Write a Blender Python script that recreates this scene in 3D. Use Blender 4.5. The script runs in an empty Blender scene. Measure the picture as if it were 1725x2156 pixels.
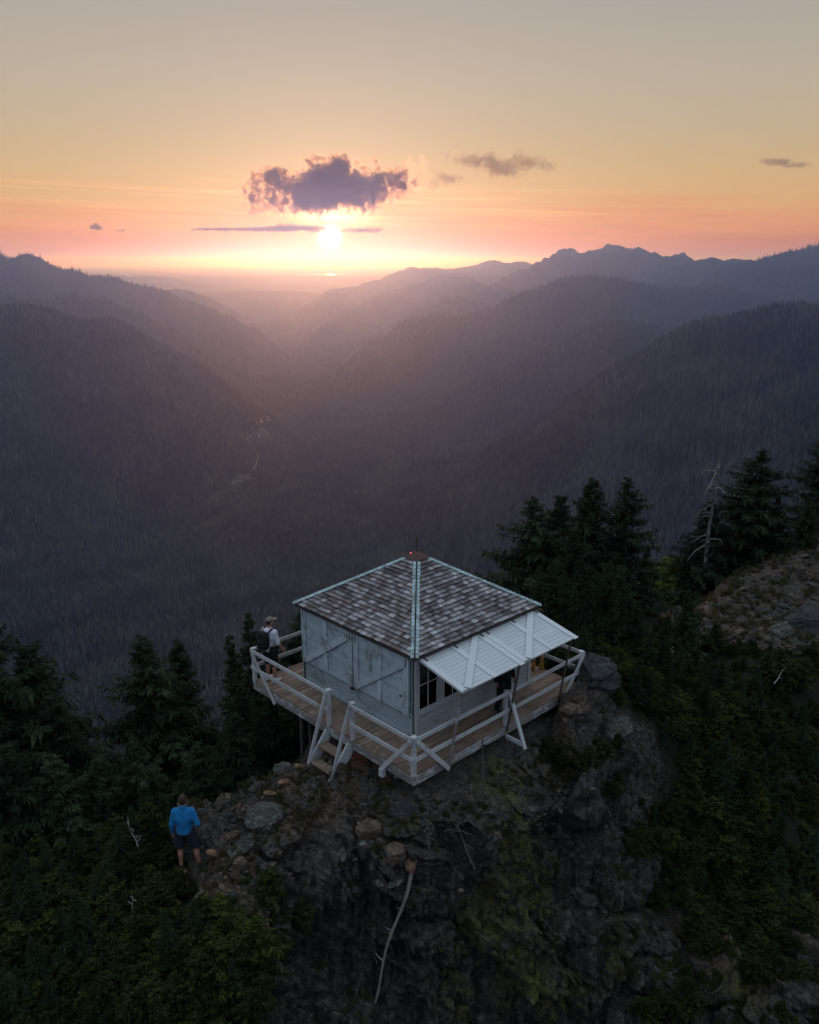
import bpy, math, random
import numpy as np
from mathutils import Vector, Matrix
random.seed(7)
rng = np.random.default_rng(11)
scene = bpy.context.scene
COL = scene.collection

# ------------------------------------------------------------------ camera
CAM = np.array([-13.743, -14.119, 10.255])          # drone position, metres, the deck floor is z = 0
YAW, PITCH, FPX = 0.808, 0.284, 2614.47             # focal length in pixels of a 2500 px wide frame
fwd = np.array([math.cos(PITCH) * math.cos(YAW), math.cos(PITCH) * math.sin(YAW), -math.sin(PITCH)])
rgt = np.array([math.sin(YAW), -math.cos(YAW), 0.0])
upv = np.cross(rgt, fwd)
FW2 = np.array([math.cos(YAW), math.sin(YAW), 0.0])
cam_d = bpy.data.cameras.new('camera')
cam = bpy.data.objects.new('camera', cam_d)
COL.objects.link(cam)
cam.matrix_world = Matrix(((rgt[0], upv[0], -fwd[0], CAM[0]), (rgt[1], upv[1], -fwd[1], CAM[1]),
                           (rgt[2], upv[2], -fwd[2], CAM[2]), (0, 0, 0, 1)))
cam_d.sensor_fit = 'HORIZONTAL'
cam_d.sensor_width = 36.0
cam_d.lens = 36.0 * FPX / 2500.0
cam_d.clip_start = 0.2
cam_d.clip_end = 400000.0
scene.camera = cam

# ------------------------------------------------------------------ exposure and render settings
scene.view_settings.view_transform = 'Standard'
scene.view_settings.look = 'None'
scene.view_settings.exposure = 0.0
scene.view_settings.gamma = 1.0
scene.view_settings.use_curve_mapping = False
scene.render.engine = 'CYCLES'
cy = scene.cycles
cy.max_bounces = 6; cy.diffuse_bounces = 2; cy.glossy_bounces = 2; cy.transmission_bounces = 4
cy.transparent_max_bounces = 24; cy.volume_bounces = 2
cy.use_adaptive_sampling = True; cy.adaptive_threshold = 0.015
cy.use_denoising = True
cy.sample_clamp_indirect = 6.0
cy.caustics_reflective = False; cy.caustics_refractive = False

# ------------------------------------------------------------------ node helpers
def lin(c):
    return tuple((x / 255 / 12.92 if x / 255 <= 0.04045 else ((x / 255 + 0.055) / 1.055) ** 2.4) for x in c)

class NT:
    """Small helper that writes shader node trees."""
    def __init__(self, tree):
        self.t = tree; tree.nodes.clear()
    def n(self, kind, **kw):
        nd = self.t.nodes.new(kind)
        for k, v in kw.items(): setattr(nd, k, v)
        return nd
    def put(self, sock, v):
        if hasattr(v, 'is_output') or isinstance(v, bpy.types.NodeSocket): self.t.links.new(v, sock)
        elif v is not None:
            if sock.type == 'RGBA' and len(v) == 3: v = (*v, 1)
            sock.default_value = v
    def m(self, op, a, b=None, c=None, clamp=False):
        nd = self.n('ShaderNodeMath', operation=op, use_clamp=clamp)
        self.put(nd.inputs[0], a)
        if b is not None: self.put(nd.inputs[1], b)
        if c is not None: self.put(nd.inputs[2], c)
        return nd.outputs[0]
    def v(self, op, a, b=None, scale=None):
        nd = self.n('ShaderNodeVectorMath', operation=op)
        self.put(nd.inputs[0], a)
        if b is not None: self.put(nd.inputs[1], b)
        if scale is not None: self.put(nd.inputs['Scale'], scale)
        return nd.outputs['Value'] if op in ('DOT_PRODUCT', 'LENGTH', 'DISTANCE') else nd.outputs[0]
    def mix(self, fac, a, b, mode='MIX'):
        nd = self.n('ShaderNodeMix', data_type='RGBA', blend_type=mode)
        self.put(nd.inputs[0], fac); self.put(nd.inputs[6], a); self.put(nd.inputs[7], b)
        return nd.outputs[2]
    def ramp(self, fac, stops, interp='LINEAR'):
        nd = self.n('ShaderNodeValToRGB'); r = nd.color_ramp; r.interpolation = interp
        while len(r.elements) < len(stops): r.elements.new(1.0)
        for e, (p, c) in zip(r.elements, stops):
            e.position = p; e.color = (*c, 1) if len(c) == 3 else c
        self.put(nd.inputs[0], fac)
        return nd.outputs[0]
    def smooth(self, x, lo, hi):
        nd = self.n('ShaderNodeMapRange', interpolation_type='SMOOTHSTEP')
        self.put(nd.inputs[0], x); nd.inputs[1].default_value = lo; nd.inputs[2].default_value = hi
        return nd.outputs[0]
    def noise(self, vec, scale, detail=3, rough=0.55, dist=0.0):
        nd = self.n('ShaderNodeTexNoise')
        if vec is not None: self.put(nd.inputs['Vector'], vec)
        nd.inputs['Scale'].default_value = scale; nd.inputs['Detail'].default_value = detail
        nd.inputs['Roughness'].default_value = rough; nd.inputs['Distortion'].default_value = dist
        return nd.outputs[0]

# ------------------------------------------------------------------ sun and sky
SUN_AZ = YAW + 0.0884                                # left of the view axis
SUN_EL = math.radians(1.45)
sun_dir = np.array([math.cos(SUN_EL) * math.cos(SUN_AZ), math.cos(SUN_EL) * math.sin(SUN_AZ), math.sin(SUN_EL)])
sd = bpy.data.lights.new('sun', 'SUN')
sd.energy = 1.1; sd.angle = math.radians(0.5); sd.color = (1.0, 0.40, 0.30)
sun = bpy.data.objects.new('sun', sd); COL.objects.link(sun)
sun.rotation_euler = Vector(-sun_dir).to_track_quat('-Z', 'Y').to_euler()

world = bpy.data.worlds.new('World'); scene.world = world; world.use_nodes = True
W = NT(world.node_tree)
out = W.n('ShaderNodeOutputWorld')
D = W.n('ShaderNodeTexCoord').outputs['Generated']
sep = W.n('ShaderNodeSeparateXYZ'); W.put(sep.inputs[0], D)
el = W.m('MULTIPLY', W.m('ARCSINE', sep.outputs[2]), 180 / math.pi)          # elevation in degrees
side = W.v('DOT_PRODUCT', D, (math.sin(SUN_AZ), -math.cos(SUN_AZ), 0))
ahead = W.v('DOT_PRODUCT', D, (math.cos(SUN_AZ), math.sin(SUN_AZ), 0))
az = W.m('MULTIPLY', W.m('ARCTAN2', side, ahead), 180 / math.pi)
# the streaks of thin cirrus shift the ramp a little
cv = W.n('ShaderNodeCombineXYZ'); W.put(cv.inputs[0], W.m('MULTIPLY', az, 0.05))
W.put(cv.inputs[1], W.m('ADD', W.m('MULTIPLY', el, 1.1), W.m('MULTIPLY', az, 0.035)))
streak = W.noise(cv.outputs[0], 1.6, 4, 0.55, 0.5)
band = W.m('MULTIPLY', W.smooth(el, 0.3, 2.4), W.m('SUBTRACT', 1.0, W.smooth(el, 3.4, 6.0)))
e2 = W.m('ADD', el, W.m('MULTIPLY', W.m('MULTIPLY', W.m('SUBTRACT', streak, 0.5), 4.0), band))
f = W.m('DIVIDE', W.m('ADD', e2, 2.0), 92.0, clamp=True)
def pos(deg): return (deg + 2.0) / 92.0
sunside = W.ramp(f, [(pos(-2), lin((150, 84, 70))), (pos(0.3), lin((170, 94, 68))), (pos(2.2), lin((210, 136, 90))),
                     (pos(3.6), lin((208, 158, 104))), (pos(5.2), lin((200, 166, 118))), (pos(7.5), lin((189, 167, 135))),
                     (pos(10.5), lin((180, 167, 148))), (pos(14.5), lin((167, 160, 151))), (pos(24), lin((165, 172, 180))),
                     (pos(45), lin((178, 194, 210))), (pos(90), lin((192, 210, 228)))])
backside = W.ramp(f, [(pos(-2), lin((92, 100, 124))), (pos(3), lin((110, 114, 140))), (pos(8), lin((132, 132, 156))), (pos(18), lin((140, 154, 176))),
                      (pos(45), lin((166, 186, 206))), (pos(90), lin((192, 210, 228)))])
away = W.smooth(W.m('ABSOLUTE', az), 45.0, 150.0)
col = W.mix(away, sunside, backside)
col = W.v('SCALE', col, scale=W.m('ADD', 1.0, W.m('MULTIPLY', W.smooth(el, 14.0, 36.0), 0.42)))
# glow round the sun, seen through thin veil cloud
ang = W.m('MULTIPLY', W.m('ARCCOSINE', W.m('MINIMUM', W.v('DOT_PRODUCT', D, tuple(sun_dir)), 0.9999999)), 180 / math.pi)
sl = W.m('MULTIPLY', W.m('ADD', streak, 0.5), 1.0)
core = W.m('MULTIPLY', W.m('EXPONENT', W.m('MULTIPLY', W.m('POWER', W.m('DIVIDE', ang, 0.44), 2.0), -1.0)), 22.0)
# the brighter break under the cloud, above the sun
bx = W.m('DIVIDE', W.m('SUBTRACT', az, 0.2), 2.0)
by = W.m('DIVIDE', W.m('SUBTRACT', el, 2.75), 0.50)
brk = W.m('MULTIPLY', W.m('EXPONENT', W.m('MULTIPLY', W.m('ADD', W.m('MULTIPLY', bx, bx), W.m('MULTIPLY', by, by)), -1.0)), 1.3)
halo = W.m('MULTIPLY', W.m('EXPONENT', W.m('DIVIDE', ang, -1.6)), 0.40)
wide = W.m('MULTIPLY', W.m('EXPONENT', W.m('DIVIDE', ang, -8.0)), 0.04)
cv2 = W.n('ShaderNodeCombineXYZ'); W.put(cv2.inputs[0], W.m('MULTIPLY', az, 0.07)); W.put(cv2.inputs[1], W.m('ADD', W.m('MULTIPLY', el, 3.4), W.m('MULTIPLY', az, 0.10)))
fine = W.smooth(W.noise(cv2.outputs[0], 1.0, 5, 0.6, 0.6), 0.46, 0.72)                 # thin bright cirrus lines
b2 = W.m('MULTIPLY', W.smooth(el, 1.6, 3.0), W.m('SUBTRACT', 1.0, W.smooth(el, 4.0, 5.4)))
cir = W.m('MULTIPLY', W.m('MULTIPLY', fine, b2), W.m('ADD', 0.05, W.m('MULTIPLY', W.m('EXPONENT', W.m('DIVIDE', ang, -7.0)), 0.55)))
wide = W.m('ADD', wide, cir)
glow = W.v('ADD', W.v('SCALE', (1.0, 0.80, 0.48), scale=W.m('MULTIPLY', W.m('ADD', core, brk), sl)), W.v('SCALE', (1.0, 0.60, 0.34), scale=W.m('ADD', halo, wide)))
sky = W.n('ShaderNodeTexSky', sky_type='NISHITA'); sky.sun_disc = False
sky.sun_elevation = SUN_EL; sky.sun_rotation = math.pi / 2 - SUN_AZ; sky.altitude = 1700; sky.dust_density = 2.0
low = W.smooth(el, -4.0, -1.3)                        # below the horizon: dark far ground
tot = W.v('ADD', W.v('ADD', col, glow), W.v('SCALE', sky.outputs[0], scale=0.05 * 0.4))
tot = W.mix(low, (0.03, 0.03, 0.035), tot)
bg = W.n('ShaderNodeBackground'); W.put(bg.inputs[0], tot); bg.inputs[1].default_value = 0.96
W.t.links.new(bg.outputs[0], out.inputs[0])
world.cycles.sampling_method = 'MANUAL'; world.cycles.sample_map_resolution = 2048

# ------------------------------------------------------------------ geometry helpers
def ground_pt(px, py, t):
    """Place on the map: the point t metres ahead of the drone that the photograph shows at (px, py) of 1725 x 2156."""
    d = fwd + rgt * ((px - 862.5) / (FPX * 0.69)) - upv * ((py - 1078.0) / (FPX * 0.69))
    p = CAM + d * (t / (d @ FW2))
    return p
def to_st(p):
    q = np.asarray(p) - CAM
    return q @ rgt, q @ FW2
def from_st(s, t, z):
    s = np.asarray(s, float); t = np.asarray(t, float)
    return np.stack([CAM[0] + s * rgt[0] + t * FW2[0], CAM[1] + s * rgt[1] + t * FW2[1], np.asarray(z, float) + 0 * s], -1)

def link(name, mesh, mat=None, parent=None, loc=None):
    o = bpy.data.objects.new(name, mesh); COL.objects.link(o)
    if mat is not None and len(mesh.materials) == 0: mesh.materials.append(mat)
    if parent is not None: o.parent = parent
    if loc is not None: o.location = loc
    return o
def mesh_np(name, V, Fq, smooth=False):
    V = np.ascontiguousarray(V, dtype=np.float32); Fq = np.ascontiguousarray(Fq, dtype=np.int32)
    me = bpy.data.meshes.new(name); k = Fq.shape[1]
    me.vertices.add(len(V)); me.vertices.foreach_set('co', V.ravel())
    me.loops.add(Fq.size); me.loops.foreach_set('vertex_index', Fq.ravel())
    me.polygons.add(len(Fq)); me.polygons.foreach_set('loop_start', np.arange(0, Fq.size, k, dtype=np.int32))
    if smooth: me.polygons.foreach_set('use_smooth', np.ones(len(Fq), bool))
    me.update(calc_edges=True)
    return me
def tag(o, label=None, cat=None, group=None, kind=None):
    if label: o['label'] = label
    if cat: o['category'] = cat
    if group: o['group'] = group
    if kind: o['kind'] = kind
    return o
def thing(name, label, cat, loc=(0, 0, 0), rotz=0.0, group=None):
    o = bpy.data.objects.new(name, None); COL.objects.link(o)
    o.empty_display_size = 0.2; o.location = loc; o.rotation_euler = (0, 0, rotz)
    return tag(o, label, cat, group)

# ------------------------------------------------------------------ numpy noise
_perm = rng.permutation(256).astype(np.int64); _perm = np.concatenate([_perm, _perm, _perm])
_grad = rng.normal(size=(256, 3)); _grad /= np.linalg.norm(_grad, axis=1)[:, None]
_rnd3 = rng.random((256, 3))
def _hash(i, j, k): return _perm[_perm[_perm[i & 255] + (j & 255)] + (k & 255)]
def perlin(P):
    P = np.asarray(P, float); I = np.floor(P).astype(np.int64); f = P - I
    u = f * f * f * (f * (f * 6 - 15) + 10)
    r = 0
    for dx in (0, 1):
        for dy in (0, 1):
            for dz in (0, 1):
                g = _grad[_hash(I[:, 0] + dx, I[:, 1] + dy, I[:, 2] + dz)]
                d = g[:, 0] * (f[:, 0] - dx) + g[:, 1] * (f[:, 1] - dy) + g[:, 2] * (f[:, 2] - dz)
                w = (u[:, 0] if dx else 1 - u[:, 0]) * (u[:, 1] if dy else 1 - u[:, 1]) * (u[:, 2] if dz else 1 - u[:, 2])
                r = r + w * d
    return r * 1.5
def fbm(P, octv=4, gain=0.5, ridged=False):
    r = 0; a = 1.0; P = np.asarray(P, float)
    for o in range(octv):
        n = perlin(P * 2.03 ** o + o * 17.3)
        r = r + a * ((1 - np.abs(n) * 2) if ridged else n); a *= gain
    return r
def voronoi(P):
    """Distance to the nearest and second nearest cell point and a random value for the cell."""
    I = np.floor(P).astype(np.int64); f = P - I
    d1 = np.full(len(P), 9.0); d2 = np.full(len(P), 9.0); idv = np.zeros(len(P)); vec = np.zeros_like(P)
    for dx in (-1, 0, 1):
        for dy in (-1, 0, 1):
            for dz in (-1, 0, 1):
                h = _hash(I[:, 0] + dx, I[:, 1] + dy, I[:, 2] + dz)
                q = _rnd3[h] + np.array([dx, dy, dz]) - f
                d = (q * q).sum(1)
                nb = d < d1
                d2 = np.where(nb, d1, np.minimum(d2, d))
                d1 = np.where(nb, d, d1); idv = np.where(nb, h / 255.0, idv); vec = np.where(nb[:, None], q, vec)
    return np.sqrt(d1), np.sqrt(d2), idv, vec
def sstep(x, a, b):
    t = np.clip((x - a) / (b - a), 0, 1); return t * t * (3 - 2 * t)
# ================================================================== SETTING: far terrain
def Z7(x, y): return (x * 1250 / 1725 * 0.69, (400 + y * 1250 / 1725) * 0.69)
def Z8(x, y): return ((1250 + x * 1250 / 1725) * 0.69, (400 + y * 1250 / 1725) * 0.69)
# crest lines of the mountains: (points on the skyline, distance ahead in km at the first and at the last point, slope)
RIDGES = [
 ('near left hill',  [Z7(*p) for p in [(-420,860),(-200,760),(0,748),(130,746),(200,760),(270,790),(345,808),(420,798),(490,808),(560,855),(640,895),(760,950),(850,1022),(930,1092),(1010,1172),(1085,1232)]], 3.1, 4.5, 0.78),
 ('left spur',       [Z7(*p) for p in [(-300,700),(-100,680),(30,690),(150,722),(300,692),(430,707),(560,762),(700,832),(860,950),(960,1010)]], 5.3, 5.9, 0.7),
 ('left ridge',      [Z7(*p) for p in [(-500,560),(-300,510),(-150,545),(0,531),(40,538),(90,531),(115,527),(150,538),(190,566),(240,584),(270,601),(285,586),(312,592),(322,603),(400,613),(490,623),(560,641),(640,666),(720,691),(790,721),(870,751),(960,783),(1040,828),(1100,882),(1150,930),(1200,967),(1260,1020)]], 7.2, 7.7, 0.75),
 ('far left ridge',  [Z7(*p) for p in [(-200,610),(200,612),(400,605),(480,603),(560,610),(640,607),(720,613),(800,632),(900,640),(980,652),(1080,665),(1150,690),(1250,720)]], 19, 18, 0.5),
 ('left back spur',  [Z7(*p) for p in [(560,690),(690,668),(740,664),(800,672),(880,700),(960,745),(1040,800),(1100,850),(1160,905)]], 10.6, 10, 0.7),
 ('cross ridge',     [Z7(*p) for p in [(760,700),(840,683),(950,676),(1080,673),(1200,671),(1330,681),(1420,690)]], 14.5, 14.5, 0.5),
 ('near right hill', [Z8(*p) for p in [(2400,700),(2000,760),(1725,765),(1650,742),(1600,748),(1560,746),(1480,768),(1380,788),(1290,798),(1200,828),(1150,858),(1080,898),(1000,943),(900,1003),(800,1078),(730,1133),(650,1193),(560,1253),(400,1318),(200,1385),(0,1430)]], 1.9, 3.5, 0.75),
 ('right spur',      [Z8(*p) for p in [(1500,920),(1300,870),(1130,837),(1050,827),(960,817),(880,807),(800,817),(720,852),(650,892),(560,932),(480,972),(380,1012),(200,1100),(60,1170)]], 4.4, 4.9, 0.7),
 ('right hill',      [Z8(*p) for p in [(1750,720),(1500,690),(1300,655),(1200,662),(1130,664),(1060,662),(960,642),(900,624),(830,617),(760,605),(660,617),(600,637),(500,672),(440,697),(405,722),(395,747),(300,762),(220,777),(130,772),(60,782),(0,797)]] + [Z7(*p) for p in [(1690,842),(1600,872),(1570,902),(1550,952),(1480,1012),(1400,1062),(1300,1112),(1200,1145)]], 6.9, 5.7, 0.8),
 ('right edge mountain', [Z8(*p) for p in [(2300,540),(2000,500),(1850,482),(1725,478),(1680,486),(1600,511),(1520,526),(1440,549),(1370,566),(1330,576),(1310,592),(1305,622),(1280,660)]], 7.6, 8.2, 0.8),
 ('right back ridge', [Z8(*p) for p in [(1500,560),(1440,546),(1360,541),(1300,546),(1275,534),(1230,541),(1190,554),(1100,581),(1000,621),(930,660)]], 9.3, 9.1, 0.6),
 ('right far peaks', [Z8(*p) for p in [(1300,590),(1180,553),(1160,535),(1145,517),(1125,522),(1100,536),(1070,536),(1040,522),(1010,509),(970,497),(930,497),(880,490),(855,492),(828,482),(800,492),(740,506),(700,505),(670,497),(640,508),(590,535),(540,562),(480,585),(420,612),(370,642),(320,700)]], 10.6, 9.9, 0.7),
 ('distant right ridge', [Z8(*p) for p in [(700,600),(525,566),(480,548),(450,551),(400,556),(345,543),(290,561),(220,576),(150,581),(80,573),(40,579),(0,573)]] + [Z7(*p) for p in [(1680,591),(1620,616),(1560,636),(1500,651),(1450,663),(1400,667),(1370,691),(1330,717),(1280,747),(1200,795),(1140,850)]], 16, 11, 0.55),
 ('middle right spur', [Z8(*p) for p in [(420,690),(355,656),(300,641),(240,611),(160,606),(80,619),(0,651)]] + [Z7(*p) for p in [(1600,690),(1500,740),(1400,800)]], 10.8, 9.8, 0.6),
 ('low right spur',  [Z8(*p) for p in [(480,790),(350,737),(280,717),(200,699),(150,707),(80,737),(0,772)]] + [Z7(*p) for p in [(1640,830),(1560,880)]], 8.4, 8.0, 0.7),
]
def build_crest(pts, t0, t1):
    pts = np.array(pts); n = len(pts)
    L = np.concatenate([[0], np.cumsum(np.abs(np.diff(pts[:, 0])))]); L /= L[-1]
    P = []
    for (x, y), l in zip(pts, L):
        p = ground_pt(x, y, (t0 + (t1 - t0) * l) * 1000.0); s, t = to_st(p); P.append((s, t, p[2]))
    return np.array(P)
CRESTS = [(nm, build_crest(p, a, b), sl) for nm, p, a, b, sl in RIDGES]
JAG = {'right far peaks': 34, 'left ridge': 26, 'right edge mountain': 16, 'right back ridge': 18, 'distant right ridge': 16}

def floor_z(t):
    r = np.maximum(t, 0)
    return -850 + 512 * sstep(r, 15800, 21500) + 20 * sstep(r, 2500, 1200)
def terrain_far(s, t):
    """Height of the land at (s, t) and the number of the mountain it belongs to (0 = valley floor, 1 = the lookout's own slope)."""
    s = np.asarray(s, float); t = np.asarray(t, float)
    N = len(s)
    P2 = np.stack([s, t, np.zeros(N)], -1)
    warp = 90 * fbm(P2 / 900.0, 3)
    z = floor_z(np.hypot(s, t)) + 14 * fbm(P2 / 500.0 + 5, 4)
    idx = np.zeros(N, int); rel = np.zeros(N)
    rc = np.hypot(s - 5, t - 25)
    gully = fbm(np.stack([s / 260, t / 260, 0 * s], -1) + 31, 4, 0.5, True)
    zh = -14 - 0.74 * np.maximum(rc, 40) + 16 * gully * sstep(rc, 150, 500)
    k = zh > z; z = np.where(k, zh, z); idx = np.where(k, 1, idx)
    S0, T0, warp0 = s, t, warp
    for i, (nm, C, sl) in enumerate(CRESTS):
        box = np.flatnonzero((S0 > C[:, 0].min() - 2700) & (S0 < C[:, 0].max() + 2700) & (T0 > C[:, 1].min() - 2700) & (T0 < C[:, 1].max() + 2700))
        if len(box) == 0: continue
        s, t, warp = S0[box], T0[box], warp0[box]; M_ = len(box)
        dmin = np.full(M_, 1e9); best = np.full(M_, -1e9)
        for a, b in zip(C[:-1], C[1:]):
            ab = b[:2] - a[:2]; l2 = ab @ ab
            u = np.clip(((s - a[0]) * ab[0] + (t - a[1]) * ab[1]) / l2, 0, 1)
            d = np.hypot(s - a[0] - u * ab[0], t - a[1] - u * ab[1])
            dd = np.maximum(d + warp * sstep(d, 30, 500) * 0.7, 0)
            h = a[2] + u * (b[2] - a[2]) - sl * dd * (0.55 + 0.45 * sstep(dd, 0, 220)) + 90 * sl * sstep(dd, 1100, 2600)
            best = np.maximum(best, h); dmin = np.minimum(dmin, d)
        scale = np.clip(np.median(C[:, 1]) / 6000.0, 0.6, 2.0)
        g = fbm(np.stack([s / (330 * scale), t / (330 * scale), 0 * s + i * 7.1], -1), 4, 0.5, True) - 0.9
        best = best + 58 * scale * g * sstep(dmin, 60, 600) + 6 * fbm(np.stack([s / 60, t / 60, 0 * s], -1), 2) * np.clip(t / 6000, 0.3, 1.5)
        J = JAG.get(nm, 0)
        if J: best = best + J * (fbm(np.stack([s / 210, t / 210, 0 * s + 4.4], -1), 3, 0.6, True) - 0.7) * sstep(dmin, 500, 60)
        k = best > z[box]; z[box] = np.where(k, best, z[box]); idx[box] = np.where(k, i + 2, idx[box])
    return z, idx

a_in = np.radians(np.linspace(-31, 31, 680))
a_out1 = np.radians(np.linspace(-180, -31.4, 70)); a_out2 = np.radians(np.linspace(31.4, 180, 70))
AZ = np.concatenate([a_out1, a_in, a_out2])
RR = np.concatenate([np.geomspace(55, 1000, 60)[:-1], np.geomspace(1000, 9000, 330)[:-1], np.geomspace(9000, 15000, 210)[:-1], np.geomspace(15000, 22000, 60)[:-1], np.geomspace(22000, 60000, 36)])
A2, R2 = np.meshgrid(AZ, RR)
S_, T_ = (R2 * np.sin(A2)).ravel(), (R2 * np.cos(A2)).ravel()
Zf, If = terrain_far(S_, T_)
lake_c = to_st(ground_pt(672, 577.5, 24000.0)); LAKE_Z = float(ground_pt(672, 577.5, 24000.0)[2])
Zf = np.where(R2.ravel() > 21500, np.minimum(Zf, LAKE_Z - 8), Zf)
Vf = from_st(S_, T_, Zf)
na, nr = len(AZ), len(RR)
ii = (np.arange(nr - 1)[:, None] * na + np.arange(na - 1)[None, :]).ravel()
Ff = np.stack([ii, ii + 1, ii + 1 + na, ii + na], -1)

def mat_new(name):
    m = bpy.data.materials.new(name); m.use_nodes = True
    return m, NT(m.node_tree)
def principled(T, color, rough=0.8, bump=None, bstr=0.3, bdist=0.05, metal=0.0, spec=0.3):
    o = T.n('ShaderNodeOutputMaterial'); b = T.n('ShaderNodeBsdfPrincipled')
    T.put(b.inputs['Base Color'], color); T.put(b.inputs['Roughness'], rough); T.put(b.inputs['Metallic'], metal)
    T.put(b.inputs['Specular IOR Level'], spec)
    if bump is not None:
        bn = T.n('ShaderNodeBump'); bn.inputs['Strength'].default_value = bstr; bn.inputs['Distance'].default_value = bdist
        T.put(bn.inputs['Height'], bump); T.t.links.new(bn.outputs[0], b.inputs['Normal'])
    T.t.links.new(b.outputs[0], o.inputs[0])
    return b
M = {}
M['far_forest'], T = mat_new('far_forest_ground')
gp = T.n('ShaderNodeNewGeometry').outputs['Position']
n1 = T.noise(gp, 0.0035, 5, 0.6); n2 = T.noise(gp, 0.045, 3, 0.6)
c = T.ramp(n1, [(0.3, (0.020, 0.026, 0.020)), (0.55, (0.032, 0.036, 0.026)), (0.75, (0.055, 0.050, 0.040))])
c = T.mix(T.smooth(n2, 0.62, 0.74), c, (0.075, 0.068, 0.058))
principled(T, c, 0.95, n2, 1.0, 25.0, spec=0.05)

names = {0: ('valley_floor', 'dark forested valley floor winding away between the mountains'), 1: ('mountain_slope', 'forested slope dropping from the lookout into the valley')}
fid = If[Ff[:, 0]]
for i in range(len(CRESTS) + 2):
    sel = Ff[fid == i]
    if len(sel) == 0: continue
    used = np.unique(sel); remap = np.full(len(Vf), -1); remap[used] = np.arange(len(used))
    nm = names.get(i, ('mountain', None))[0]
    o = link(nm, mesh_np(nm, Vf[used], remap[sel], True), M['far_forest'])
    tag(o, names[i][1] if i in names else CRESTS[i - 2][0] + ' under dark forest fading in the haze', kind='structure')

# ------------------------------------------------------------------ lake and river
def glossy_water(name, col, rough):
    m, T = mat_new(name)
    gp = T.n('ShaderNodeNewGeometry').outputs['Position']
    principled(T, col, rough, T.noise(gp, 0.01, 2), 0.05, 0.3, spec=0.6); return m
M['lake'] = glossy_water('lake_water', (0.03, 0.035, 0.04), 0.12)
th = np.linspace(0, 2 * np.pi, 64, endpoint=False)
lw = 640  * (1 + 0.15 * np.sin(3 * th + 1)); ld = 1000 * (1 + 0.2 * np.sin(2 * th))
lv = from_st(lake_c[0] + lw * np.cos(th), lake_c[1] + ld * np.sin(th), LAKE_Z - 4 + 0 * th)
me = bpy.data.meshes.new('lake'); me.from_pydata(lv.tolist(), [], [list(range(64))])
tag(link('lake', me, M['lake']), 'bright sliver of a far lake below the setting sun', kind='structure')
M['river'] = glossy_water('river_gravel_and_water', (0.20, 0.20, 0.21), 0.5)
riv_px = [(300, 1060, 2550), (350, 1020, 2750), (395, 992, 2950), (440, 968, 3130), (480, 955, 3260), (508, 946, 3350), (520, 935, 3450), (535, 905, 3760), (552, 890, 3950), (556, 872, 4200), (575, 850, 4520), (600, 830, 4900)]
rp = np.array([to_st(ground_pt(*p)) for p in riv_px])
uu = np.linspace(0, len(rp) - 1, 220)
rs = np.interp(uu, range(len(rp)), rp[:, 0]) + 22 * np.sin(uu * 5.1) + 14 * np.sin(uu * 11.3 + 1)
rt = np.interp(uu, range(len(rp)), rp[:, 1])
wv = 0.4 + 0.9 * sum(w * np.exp(-((uu - c) / d) ** 2) for c, d, w in ((4.9, 0.35, 9), (5.6, 0.3, 6), (6.5, 0.2, 4), (7.4, 0.3, 6), (8.4, 0.35, 9), (9.0, 0.3, 8))) * (0.7 + 0.4 * np.sin(uu * 13.0))
RIVER = np.stack([rs, rt], -1)
zz = terrain_far(rs, rt)[0]
rz = np.minimum.accumulate(zz) + 6
zl = np.maximum(terrain_far(rs - wv, rt)[0], terrain_far(rs + wv, rt)[0]) + 4
rv = np.concatenate([from_st(rs - wv, rt, zl), from_st(rs + wv, rt, zl)])
k = np.arange(219)
me = mesh_np('river', rv, np.stack([k, k + 220, k + 221, k + 1], -1))
tag(link('river', me, M['river']), 'thin pale river threading the dark valley floor', kind='structure')

# ------------------------------------------------------------------ haze: one closed box of thin air
hm = bpy.data.meshes.new('haze')
B = 62000.0; zb, zt = -1000.0, 262.0
hv = [(x, y, z) for z in (zb, zt) for x, y in ((-B, -B), (B, -B), (B, B), (-B, B))]
hm.from_pydata(hv, [], [(0, 3, 2, 1), (4, 5, 6, 7), (0, 1, 5, 4), (1, 2, 6, 5), (2, 3, 7, 6), (3, 0, 4, 7)])
M['haze'], T = mat_new('haze_air')
ho = T.n('ShaderNodeOutputMaterial'); pv = T.n('ShaderNodeVolumePrincipled')
pv.inputs['Color'].default_value = (0.235, 0.42, 1.0, 1); pv.inputs['Absorption Color'].default_value = (1, 1, 1, 1); pv.inputs['Density'].default_value = 9.0e-5; pv.inputs['Anisotropy'].default_value = 0.80
T.t.links.new(pv.outputs[0], ho.inputs['Volume'])
tag(link('haze', hm, M['haze']), 'thin evening haze filling the valley', kind='stuff')
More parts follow.
